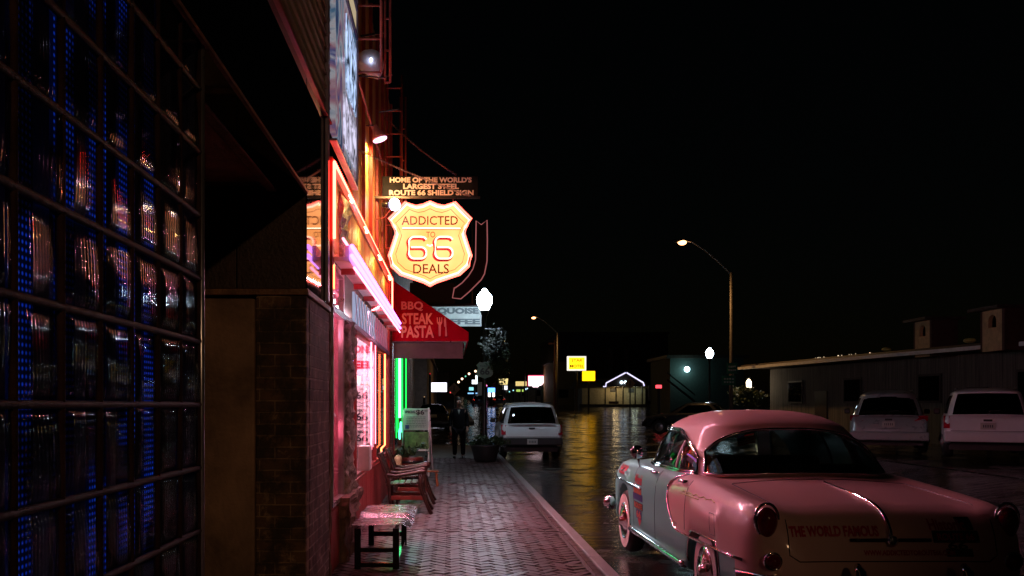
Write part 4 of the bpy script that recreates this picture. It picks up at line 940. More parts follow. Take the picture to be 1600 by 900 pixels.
def outline(p, v):   # closed greenhouse outline at height fraction v, list of (x, y, z, s) with s = arc length along the base from the rear centre
    n = 160; out = []
    G = p['gh']; e = 2 / G.get('pow', 4.5)
    for i in range(n):
        a = 2 * math.pi * i / n - math.pi / 2
        ca, sa = math.cos(a), math.sin(a)
        def pt(hw, y0, y1): return (hw * math.copysign(abs(ca) ** e, ca), (y0 + y1) / 2 + (y1 - y0) / 2 * math.copysign(abs(sa) ** e, sa))
        b = pt(G['bw'], G['by0'], G['by1']); t = pt(G['tw'], G['ty0'], G['ty1'])
        c = v ** 1.0; bulge = .03 * math.sin(math.pi * v)
        x = b[0] + (t[0] - b[0]) * c; y = b[1] + (t[1] - b[1]) * c
        r = math.hypot(x, y - (G['by0'] + G['by1']) / 2) + 1e-6
        zb_ = G['bz'] + G.get('bcrown', .0) * (1 - (b[0] / G['bw']) ** 2)
        zt_ = G['tz'] + G.get('tcrown', .0) * (1 - (t[0] / G['tw']) ** 2)
        z = zb_ + (zt_ - zb_) * v
        out.append((x + bulge * x / r, y + bulge * (y - (G['by0'] + G['by1']) / 2) / r, z))
    return out
def greenhouse(p, parent, mbody, mglass, trim=None, wins=None):
    G = p['gh']; nv = 24; rows = [outline(p, v / nv) for v in range(nv + 1)]; n = len(rows[0])
    base = rows[0]; s = [0.0]
    for i in range(1, n // 2 + 1): s.append(s[-1] + math.dist(base[i][:2], base[i - 1][:2]))
    def S_(i): i = i % n; return s[i] if i <= n // 2 else s[n - i]
    def in_win(i, v):   # i may be fractional
        q = S_(int(i)) * .5 + S_(int(i) + 1) * .5
        for k, (s0, s1, vb, top) in enumerate(wins):
            if s0 <= q < s1 and vb < v < top(q): return k + 1
        return 0
    bmb, bmg = new(), new()
    grid_ = {}
    for j in range(nv):
        for i in range(n):
            k = in_win(i, (j + .5) / nv); b = bmg if k else bmb
            vs = []
            for (jj, ii) in ((j, i), (j, (i + 1) % n), (j + 1, (i + 1) % n), (j + 1, i)):
                key = (id(b), jj, ii)
                if key not in grid_: grid_[key] = b.verts.new(rows[jj][ii])
                vs.append(grid_[key])
            b.faces.new(vs)
    # roof cap: concentric shrinking rings with crown
    top = rows[-1]; prev = [grid_.get((id(bmb), nv, i)) or bmb.verts.new(top[i]) for i in range(n)]
    cy_ = (G['ty0'] + G['ty1']) / 2
    for r_ in (.985, .95, .88, .75, .6, .45, .3, .15, .05):
        ring = []
        for x, y, z in top:
            h = G['rz'] - G['tz']; zz = z + (G['rz'] - z) * (1 - r_ ** 3.0) ** .8
            ring.append(bmb.verts.new((x * r_, cy_ + (y - cy_) * r_, zz)))
        for i in range(n): bmb.faces.new((prev[i], prev[(i + 1) % n], ring[(i + 1) % n], ring[i]))
        prev = ring
    bmb.faces.new(prev)
    bmesh.ops.recalc_face_normals(bmb, faces=bmb.faces)
    ro = obj('roof', bmb, mbody, parent, smooth=True)
    go = obj('windows', bmg, mglass, parent, smooth=True)
    def pt(sv, v, side=-1, off=.012):
        # point on band at arc length sv, height v, on side (-1 = left)
        for i in range(n // 2):
            if s[i + 1] >= sv: break
        f = (sv - s[i]) / max(1e-6, s[i + 1] - s[i]); jf = v * nv; j0 = min(int(jf), nv - 1); g = jf - j0
        def q(j): a, b = rows[j][i], rows[j][i + 1]; return Vector([a[c] + (b[c] - a[c]) * f for c in range(3)])
        r = q(j0).lerp(q(j0 + 1), g); c0 = Vector((0, cy_, r.z)); r += (r - c0).normalized() * off
        r.x = abs(r.x) * side; return r
    if trim:
        for (s0, s1, vb, topf) in wins:
            if s0 <= 0:    # rear window: loop over both sides
                N_ = 24; L1 = [pt(max(.001, s1 * i / N_), topf(s1 * i / N_), -1) for i in range(N_ + 1)]
                loop = L1 + [pt(max(.001, s1 * (N_ - i) / N_), vb, -1) for i in range(N_ + 1)]
                right = [Vector((-v.x, v.y, v.z)) for v in loop]
                pts = L1[::-1] + right[1:N_ + 1] + [v for v in right[N_ + 1:]] + loop[N_ + 1:][::-1]
                b = new(); tube(b, pts, .013, 6, closed=True); obj('window_trim', b, trim, parent, smooth=True)
            elif s1 >= s[n // 2] - .01: pass
            else:
                for side in (-1, 1):
                    N_ = 24; pts = [pt(s0 + (s1 - s0) * i / N_, topf(s0 + (s1 - s0) * i / N_), side) for i in range(N_ + 1)] + [pt(s1 - (s1 - s0) * i / N_, vb, side) for i in range(N_ + 1)]
                    b = new(); tube(b, pts, .014, 6, closed=True); obj('window_trim', b, trim, parent, smooth=True)
    return pt, s[n // 2]
def wheel(parent, x, y, r, wd, white=False, side=-1):
    b = new(); hw = wd / 2
    lathe(b, [(r * .62, -hw * .8), (r * .8, -hw), (r * .95, -hw * .85), (r, -hw * .5), (r, hw * .5), (r * .95, hw * .85), (r * .8, hw), (r * .62, hw * .8)], (x, y, r), 32, 'x'); w_ = obj('wheel', b, M['rubber'], parent, smooth=True)
    xo = x + side * (hw + .001)
    if white:
        b = new(); lathe(b, [(r * .86, 0), (r * .86, side * .006), (r * .6, side * .006), (r * .6, 0)], (xo, y, r), 32, 'x'); obj('whitewall', b, M['whitewall'], w_)
    b = new(); lathe(b, [(r * .6, side * -.01), (r * .58, side * .012), (r * .45, side * .006), (r * .36, side * .03), (r * .2, side * .035), (r * .16, side * .055), (.01, side * .065)], (xo, y, r), 28, 'x'); obj('rim', b, M['chrome'] if white else M['alu'], w_, smooth=True)
    return w_
def disc(pos, d, prof, n=24): return rotlathe(prof, Vector(pos), d, n)

# ---------------------------------------------------------------- the two-tone classic sedan
def twotone():
    m, t, p = newmat('two_tone_car_paint'); tc = N(t, 'ShaderNodeTexCoord'); sx = N(t, 'ShaderNodeSeparateXYZ'); t.links.new(tc.outputs['Object'], sx.inputs[0])
    mr = N(t, 'ShaderNodeMapRange'); mr.inputs['From Min'].default_value = .5; mr.inputs['From Max'].default_value = 1.1; t.links.new(sx.outputs[2], mr.inputs[0])
    fc = N(t, 'ShaderNodeFloatCurve'); cv = fc.mapping.curves[0]
    tab = [(.5, 1.80), (.555, 1.89), (.63, 2.0), (.78, 2.16), (.9, 2.2), (.97, 2.13), (1.04, 1.85), (1.1, 1.6)]
    cv.points[0].location = ((tab[0][0] - .5) / .6, tab[0][1] - 1.5); cv.points[1].location = ((tab[-1][0] - .5) / .6, tab[-1][1] - 1.5)
    for z, y in tab[1:-1]: cv.points.new((z - .5) / .6, y - 1.5)
    fc.mapping.update(); t.links.new(mr.outputs[0], fc.inputs['Value'])
    ad = N(t, 'ShaderNodeMath', operation='ADD'); ad.inputs[1].default_value = 1.5; t.links.new(fc.outputs[0], ad.inputs[0])
    gt = N(t, 'ShaderNodeMath', operation='GREATER_THAN'); t.links.new(sx.outputs[1], gt.inputs[0]); t.links.new(ad.outputs[0], gt.inputs[1])
    lt = N(t, 'ShaderNodeMath', operation='LESS_THAN'); lt.inputs[1].default_value = .56; t.links.new(sx.outputs[2], lt.inputs[0])
    ax = N(t, 'ShaderNodeMath', operation='GREATER_THAN'); ax.inputs[1].default_value = .45; t.links.new(sx.outputs[1], ax.inputs[0])
    l2 = N(t, 'ShaderNodeMath', operation='MULTIPLY'); t.links.new(lt.outputs[0], l2.inputs[0]); t.links.new(ax.outputs[0], l2.inputs[1])
    mx = N(t, 'ShaderNodeMath', operation='MAXIMUM'); t.links.new(gt.outputs[0], mx.inputs[0]); t.links.new(l2.outputs[0], mx.inputs[1])
    n = N(t, 'ShaderNodeTexNoise', Scale=3.0, Detail=6.0); t.links.new(tc.outputs['Object'], n.inputs['Vector'])
    c1 = N(t, 'ShaderNodeMix', data_type='RGBA'); c1.inputs[6].default_value = PINK + (1,); c1.inputs[7].default_value = GREY + (1,); t.links.new(mx.outputs[0], c1.inputs[0]); t.links.new(c1.outputs[2], p.inputs['Base Color'])
    r = N(t, 'ShaderNodeMapRange'); r.inputs['To Min'].default_value = .40; r.inputs['To Max'].default_value = .48; t.links.new(n.outputs[0], r.inputs[0]); t.links.new(r.outputs[0], p.inputs['Roughness'])
    p.inputs['Coat Weight'].default_value = .35; p.inputs['Coat Roughness'].default_value = .06; p.inputs['Specular IOR Level'].default_value = .35
    # beads of rain
    vo = N(t, 'ShaderNodeTexVoronoi', Scale=95.0); t.links.new(tc.outputs['Object'], vo.inputs['Vector'])
    rr = N(t, 'ShaderNodeMapRange'); rr.inputs['From Min'].default_value = .0; rr.inputs['From Max'].default_value = .28; rr.inputs['To Min'].default_value = 1; rr.inputs['To Max'].default_value = 0; t.links.new(vo.outputs['Distance'], rr.inputs[0])
    bp = N(t, 'ShaderNodeBump', Strength=.12, Distance=.002); t.links.new(rr.outputs[0], bp.inputs['Height']); t.links.new(bp.outputs[0], p.inputs['Coat Normal'])
    return m
PINK = (.76, .49, .47); GREY = (.15, .52, .47)
MT = twotone(); MP = mat('pink_roof_paint', PINK, .44, var=.03, coat=.35, rvar=.03, spec=.35)
CC = thing('classic_car', 'pink and grey classic sedan with chrome trim parked at the kerb in the foreground', 'car')
CP = dict(len=5.15, hub=.34, arch=[(1.15, .40, .60), (4.22, .41, .9)], n=150, k=1,
    st=[(.10, .70, .50, .46, .38), (.13, .78, .66, .60, .36), (.17, .85, .80, .74, .34), (.22, .89, .89, .845, .32), (.30, .92, .935, .90, .30), (.42, .935, .955, .94, .30), (.7, .95, .975, .975, .29), (1.1, .962, 1.0, 1.01, .28), (1.6, .968, 1.03, 1.055, .28), (2.2, .968, 1.04, 1.065, .28), (3.4, .962, 1.03, 1.065, .28), (4.0, .955, 1.02, 1.08, .29), (4.5, .945, 1.0, 1.05, .3), (4.85, .91, .965, .98, .33), (5.0, .86, .90, .88, .36), (5.06, .80, .78, .75, .4), (5.1, .7, .62, .58, .42)],
    gh=dict(bw=.83, by0=1.50, by1=3.84, tw=.665, ty0=1.98, ty1=3.62, bz=1.02, tz=1.40, bcrown=.03, tcrown=.045, rz=1.575, pow=4.2))
body, bvh = car_body(CP, CC, MT)
wins = [(0, .86, .06, lambda q: .93 - .42 * min(1, (q / .86)) ** 4), (.96, 2.98, .07, lambda q: .93 * math.sqrt(max(0.03, 1 - (max(0, 2.0 - q) / 1.15) ** 2))), (3.14, 9, .06, lambda q: .92)]
ptf, send = greenhouse(CP, CC, MP, M['carglass'], M['chrome'], wins)
# B pillar and quarter dividers
for side in (-1, 1):
    def vbar(y, v0, v1, r, name, m, off=-.012):
        G = CP['gh']; b = new(); pts = []
        for v in np.linspace(v0, v1, 7):
            # straight upright bar lying on the tumblehome of the side glass
            pts.append((side * (G['bw'] + (G['tw'] - G['bw']) * v + .03 * math.sin(math.pi * v) + off), y, G['bz'] + (G['tz'] - G['bz']) * v))
        tube(b, pts, r, 8); return obj(name, b, m, CC, smooth=True)
    vbar(2.42, .05, .80, .026, 'door_pillar', mat('pillar_grey', (.55, .56, .62), .3)); b = new(); tube(b, [ptf(1.36, .07, side, .006), ptf(1.36, .60, side, .006)], .009, 6); obj('window_divider', b, M['chrome'], CC, smooth=True); vbar(2.95, .07, .92, .009, 'window_divider', M['chrome'])
    b = new(); tube(b, [ptf(s_, .02, side, .02) for s_ in np.linspace(.95, 3.08, 20)], .016, 8); obj('sill_moulding', b, M['chrome'], CC, smooth=True)
    b = new(); tube(b, [ptf(s_, min(.985, .99 * math.sqrt(max(0.05, 1 - (max(0, 2.02 - s_) / 1.16) ** 2)) + .03), side, .022) for s_ in np.linspace(.93, 3.08, 26)], .012, 8); obj('drip_rail', b, M['chrome'], CC, smooth=True)
# surface sampling helpers
def on_side(y, z, side=-1, off=.004):
    h = bvh.ray_cast(Vector((side * 3, y, z)), Vector((-side, 0, 0)))
    return (h[0] + h[1] * 0 + Vector((side * off, 0, 0))) if h[0] else Vector((side * .95, y, z))
def on_rear(x, z, off=.004):
    h = bvh.ray_cast(Vector((x, -2, z)), Vector((0, 1, 0)))
    return h[0] + Vector((0, -off, 0)) if h[0] else Vector((x, .2, z))
def on_top(x, y, off=.004):
    h = bvh.ray_cast(Vector((x, y, 3)), Vector((0, 0, -1)))
    return h[0] + Vector((0, 0, off)) if h[0] else Vector((x, y, 1))
for side in (-1, 1):
    tab = [(1.80, 1.035), (1.96, 1.02), (2.08, .99), (2.16, .95), (2.20, .90), (2.195, .84), (2.165, .78), (2.09, .70), (2.0, .63), (1.92, .585), (1.8, .565), (1.5, .562), (1.0, .568), (.6, .575), (.32, .58)]
    b = new(); tube(b, [on_side(y, z, side, .006) for y, z in tab], .012, 8); obj('side_moulding', b, M['chrome'], CC, smooth=True)
    b = new(); tube(b, [on_side(y, .80 + (4.95 - y) * -.012, side, .006) for y in np.linspace(4.97, 3.25, 24)], .013, 8); obj('side_moulding', b, M['chrome'], CC, smooth=True)
    b = new(); tube(b, [on_side(y, .315, side, .006) for y in np.linspace(1.62, 3.78, 24)], .030, 8); obj('rocker_moulding', b, M['chrome'], CC, smooth=True)
    for rr, yc, z0, cap in ((.405, 4.22, .30, .9), (.405, 1.15, .3, .60)):
        pts = []
        for i in range(25):
            a = math.pi * i / 24; y = yc + rr * math.cos(a); z = .34 + rr * math.sin(a)
            if z > cap: z = cap
            pts.append(on_side(y, min(max(z, .33) + .02, .9), side, .002))
        b = new(); tube(b, pts, .009, 6); obj('arch_lip', b, M['chrome'] if cap < .8 else mat('arch_grey', GREY, .3), CC, smooth=True)
    for yy, z0, z1 in ((1.62, .60, 1.0), (2.66, .36, 1.01), (3.62, .36, 1.0)):
        b = new(); tube(b, [on_side(yy + (.0 if yy > 2 else (z - .6) * .05), z, side, -.001) for z in np.linspace(z0, z1, 14)], .0035, 5); obj('door_gap', b, M['black_print'], CC)
    for yy in (1.78, 2.78):
        c_ = on_side(yy, .985, side, .02); b = new(); tube(b, [c_ + Vector((0, -.09, 0)), c_ + Vector((side * .025, -.06, 0)), c_ + Vector((side * .03, .05, 0)), c_ + Vector((0, .09, 0))], [.012, .014, .014, .012], 8); obj('door_handle', b, M['chrome'], CC, smooth=True)
    if side < 0:
        b = new(); q0 = [(.86, .66), (.97, .66), (.97, .82), (.86, .82)]
        pts = []
        for (a_, c_), (d_, e_) in zip(q0, q0[1:] + q0[:1]):
            for i in range(5): pts.append(on_side(a_ + (d_ - a_) * i / 5, c_ + (e_ - c_) * i / 5, side, -.001))
        tube(b, pts, .0028, 5, closed=True); obj('fuel_flap_gap', b, M['black_print'], CC)
# trunk seam
pts = []
for i in range(41):
    a = -1 + 2 * i / 40; x = .66 * a; pts.append(on_top(x, 1.36 - .02 * abs(a) ** 4, .001))
pts2 = [on_top(.68, y, .001) for y in np.linspace(1.30, .42, 16)] + [on_rear(.68, z, .001) for z in np.linspace(.86, .64, 8)]
bt = [on_rear(x, .60, .001) for x in np.linspace(.62, -.62, 24)]
pts3 = [Vector((-v.x, v.y, v.z)) for v in pts2[::-1]]
b = new(); tube(b, pts + pts2 + bt + pts3, .0038, 5, closed=True); obj('trunk_gap', b, M['black_print'], CC)
# centre spear of the trunk
b = new(); tube(b, [on_top(0, y, .008) for y in np.linspace(1.2, .30, 18)] + [on_rear(0, z, .012) for z in np.linspace(.88, .74, 6)], [.008 + .009 * i / 23 for i in range(24)], 8); obj('trunk_spear', b, M['chrome'], CC, smooth=True)
b = new(); tube(b, [on_rear(x, .735, .012) for x in np.linspace(-.27, .26, 10)], .012, 6); obj('trunk_handle', b, M['blackmetal'], CC, smooth=True)
c_ = on_rear(0, .73, .02); b = disc(c_, (0, -1, 0), [(.035, 0), (.035, .012), (.01, .02)]); obj('trunk_lock', b, M['chrome'], CC, smooth=True)
# lamps
for side in (-1, 1):
    c_ = on_rear(side * .80, .85, 0); b = new(); bmesh.ops.create_uvsphere(b, u_segments=24, v_segments=14, radius=1)
    for v in b.verts: v.co = Vector((v.co.x * .072 * (1 - .15 * (v.co.z < 0) * abs(v.co.z)), v.co.y * .07, v.co.z * (.115 if v.co.z < 0 else .095)))
    bmesh.ops.translate(b, verts=b.verts, vec=c_ + Vector((0, .0, 0))); tl = obj('tail_lamp', b, M['redlens'], CC, smooth=True)
    b = new(); tube(b, [c_ + Vector((.078 * math.cos(a), .0, .02 + (.125 if math.sin(a) < 0 else .098) * math.sin(a))) for a in [2 * math.pi * i / 28 for i in range(28)]], .010, 6, closed=True); obj('bezel', b, M['chrome'], tl, smooth=True)
    c_ = on_rear(side * .79, .60, 0); b = disc(c_, (0, -1, 0), [(.052, -.02), (.052, .03), (.042, .055), (.01, .07)]); obj('reverse_lamp', b, M['redlens'] , CC, smooth=True)
    b = new(); tube(b, [c_ + Vector((.056 * math.cos(a), -.02, .056 * math.sin(a))) for a in [2 * math.pi * i / 24 for i in range(24)]], .008, 6, closed=True); obj('lamp_ring', b, M['chrome'], CC, smooth=True)
# bumpers
def bumper(yc, s, zc=.44):
    b = new(); prof = [(0, -.08), (-.035, -.07), (-.05, -.03), (-.05, .03), (-.035, .07), (0, .08)]; rings = []
    for x in np.linspace(-.98, .98, 41):
        y = yc + s * (.10 * abs(x / .98) ** 3 + .25 * max(0, abs(x) - .86) / .12 * .9)
        rings.append([b.verts.new((x, y + s * u, zc + v)) for u, v in prof])
    for a, c in zip(rings, rings[1:]):
        for j in range(5): b.faces.new((a[j], a[j + 1], c[j + 1], c[j]))
    return b
obj('rear_bumper', bumper(.02, 1), M['chrome'], CC, smooth=True)
obj('front_bumper', bumper(5.2, -1, .45), M['chrome'], CC, smooth=True)
for x in (-.30, .38): b = new(); tube(b, [(x, -.02, .36), (x, -.05, .45), (x, -.04, .56), (x, 0, .60)], [.03, .045, .04, .02], 10); obj('bumper_guard', b, M['chrome'], CC, smooth=True)
for x in (-.52, .52): b = new(); tube(b, [(x, 5.2, .33), (x, 5.3, .45), (x, 5.25, .58)], [.04, .06, .03], 10); obj('bumper_guard', b, M['chrome'], CC, smooth=True)
b = disc((-.93, 5.0, .46), (-.8, .5, 0), [(.02, -.05), (.075, -.03), (.09, .02), (.07, .07), (.02, .1)]); obj('bumper_end', b, M['chrome'], CC, smooth=True)
for side in (-1, 1):
    b = disc((side * .76, 5.04, .78), (0, 1, 0), [(.11, -.1), (.11, .03), (.09, .05), (.02, .07)]); obj('headlight', b, M['chrome'], CC, smooth=True)
b = new(); bx(b, -.55, .55, 5.06, 5.12, .52, .68); obj('grille', b, M['chrome'], CC, bevel=.02)
wh = [wheel(CC, sd * .84, y, .34, .18, True, sd) for sd in (-1, 1) for y in (1.15, 4.22)]
b = new(); bx(b, -.72, .72, .35, 4.95, .2, .40); bx(b, -.7, .7, .3, 1.0, .40, .5); obj('underbody', b, M['plastic'], CC)
# mirrors
c_ = ptf(2.86, .0, -1, .1); c_ = on_side(3.45, .98, -1, .03); b = new(); tube(b, [c_, c_ + Vector((-.02, 0, .10))], .01, 6); tube(b, [c_ + Vector((-.02, 0, .1)), c_ + Vector((-.03, -.005, .12))], .01, 6); mi = obj('side_mirror', b, M['chrome'], CC)
b = disc(c_ + Vector((-.03, .0, .16)), (0, -1, .1), [(.03, -.06), (.055, -.04), (.068, 0), (.066, .012), (.01, .014)]); obj('mirror_head', b, M['chrome'], mi, smooth=True)
# interior
b = new(); bx(b, -.66, .66, 1.75, 2.0, .5, 1.12); bx(b, -.66, .66, 2.0, 2.5, .45, .72); obj('rear_seat', b, M['seat'], CC, bevel=.06)
b = new(); bx(b, -.66, .66, 2.78, 2.98, .5, 1.14); bx(b, -.66, .66, 2.98, 3.4, .45, .72); obj('front_seat', b, M['seat'], CC, bevel=.06)
b = new(); bx(b, -.70, .70, 1.55, 3.75, .97, .985); 
b.free()
b = new(); tube(b, [(-.38 + .19 * math.cos(a), 3.35 + .06 * math.sin(a), .98 + .17 * math.sin(a)) for a in [2 * math.pi * i / 24 for i in range(24)]], .011, 6, closed=True); tube(b, [(-.57, 3.35, .98), (-.19, 3.35, .98)], .009, 6); obj('steering_wheel', b, M['whitewall'], CC, smooth=True)
# decals: text wrapped onto the body
def wrap(name, s_, size, width, height, f, m, bold=.0, off=.003, slant=0):
    me = text_mesh(s_, size, bold=bold, extrude=0)
    bmt = bmesh.new(); bmt.from_mesh(me); bpy.data.meshes.remove(me)
    bmesh.ops.subdivide_edges(bmt, edges=[e for e in bmt.edges if e.calc_length() > size * .3], cuts=2)
    xs = [v.co.x for v in bmt.verts]; ys_ = [v.co.y for v in bmt.verts]; x0, x1, y0, y1 = min(xs), max(xs), min(ys_), max(ys_)
    for v in bmt.verts:
        u = (v.co.x - (x0 + x1) / 2) / (x1 - x0) * width; w_ = (v.co.y - (y0 + y1) / 2) / (y1 - y0) * height
        v.co = f(u + slant * w_, w_)
    o = obj(name, bmt, m, CC, local=True); return o
def wrap_poly(name, pts, f, m):
    b = new(); xs = [p_[0] for p_ in pts]
    fc = b.faces.new([b.verts.new((x, y, 0)) for x, y in pts]); bmesh.ops.triangulate(b, faces=[fc])
    bmesh.ops.subdivide_edges(b, edges=[e for e in b.edges if e.calc_length() > .04], cuts=3, use_grid_fill=True)
    for v in b.verts: v.co = f(v.co.x, v.co.y)
    return obj(name, b, m, CC, local=True)
REAR = lambda cx_, cz_, off=.004: (lambda u, v: on_rear(cx_ + u, cz_ + v, off))
SIDE = lambda cy_, cz_, off=.004: (lambda u, v: on_side(cy_ - 0 - u * -1 if False else cy_ - u, cz_ + v, -1, off))
rect = lambda w_, h_: [(-w_ / 2, -h_ / 2), (w_ / 2, -h_ / 2), (w_ / 2, h_ / 2), (-w_ / 2, h_ / 2)]
wrap('lettering', 'THE WORLD FAMOUS', .1, .60, .068, REAR(-.37, .79), M['red_print'], .004)
wrap('lettering', 'WWW.ADDICTEDTOROUTE66.COM', .05, .60, .035, REAR(.11, .655), M['red_print'], .002)
wrap_poly('decal_banner', rect(.30, .075), REAR(.43, .755, .003), M['black_print'])
wrap('lettering', 'ROUTE 66', .06, .24, .045, REAR(.43, .755, .006), M['red_print'], .002)
wrap('lettering', 'Historic', .06, .24, .07, REAR(.39, .83, .005), M['red_print'], .002)
wrap_poly('decal_panel', rect(.10, .08), REAR(.51, .835, .003), M['black_print'])
wrap_poly('decal_panel', rect(.17, .05), REAR(.44, .655, .003), M['black_print'])
wrap('lettering', '66', .06, .13, .05, REAR(.435, .70, .003), M['black_print'], .002)
# side decals (u runs towards the rear of the car)
wrap('lettering', 'FAMOUS', .1, .46, .10, SIDE(4.32, .905), M['red_print'], .004)
wrap('lettering', 'World', .1, .34, .10, SIDE(3.42, .86), M['red_print'], .003)
wrap('lettering', 'Famous', .1, .38, .09, SIDE(3.42, .76), M['orange_print'], .003)
wrap_poly('decal_banner', rect(.46, .07), SIDE(3.40, .685, .003), M['blue_print'])
wrap_poly('decal_banner', rect(.42, .07), SIDE(3.36, .60, .003), M['black_print'])
wrap('lettering', 'ROUTE', .1, .36, .055, SIDE(3.36, .60, .006), M['orange_print'], .003)
wrap_poly('decal_panel', rect(.26, .09), SIDE(3.34, .515, .003), M['blue_print'])
wrap('lettering', '66', .1, .2, .075, SIDE(3.34, .515, .006), M['orange_print'], .003)
wrap_poly('decal_arrow', [(-.09, .035), (.09, .035), (0, -.04)], SIDE(3.32, .435, .003), M['red_print'])
wrap('lettering', 'Wm', .1, .10, .03, SIDE(1.9, .62), M['black_print'])
b = new(); tube(b, [on_side(y, .905 + .009 * math.sin(i * 2.3), -1, .004) for i, y in enumerate(np.linspace(1.75, .95, 14))], .004, 5); tube(b, [on_side(y, .882 + .01 * (y - 1.2), -1, .004) for y in np.linspace(1.78, 1.3, 8)], .004, 5); obj('painted_reflection', b, M['yellow_reflection'], CC)  # yellow-green reflection on the car side, painted as thin tubes
# flag sticker on the rear window
f0 = ptf(.52, .80, -1, .016); fx = (ptf(.36, .86, -1, .016) - f0).normalized(); fu = Vector((0, .45, 1)).normalized()
def fpoly(x0, x1, y0, y1, m, o_):
    nn = fx.cross(fu).normalized() * o_; b = new(); b.faces.new([b.verts.new(f0 + fx * x + fu * y + nn) for x, y in ((x0, y0), (x1, y0), (x1, y1), (x0, y1))]); return obj('flag_sticker', b, m, CC, local=True)
fpoly(0, .15, -.085, 0, M['white_print'], .0)
b = new()
for i in range(4):
    for o_ in (.0015,): b.faces.new([b.verts.new(f0 + fx * x + fu * y + fx.cross(fu).normalized() * o_) for x, y in ((0, -.085 + i * .024), (.15, -.085 + i * .024), (.15, -.073 + i * .024), (0, -.073 + i * .024))])
obj('flag_stripes', b, M['red_print'], CC, local=True)
fpoly(0, .065, -.045, 0, M['blue_print'], .003)
CC.location = (2.89, 5.70, -.075); CC.rotation_euler = (0, 0, R(0.5))

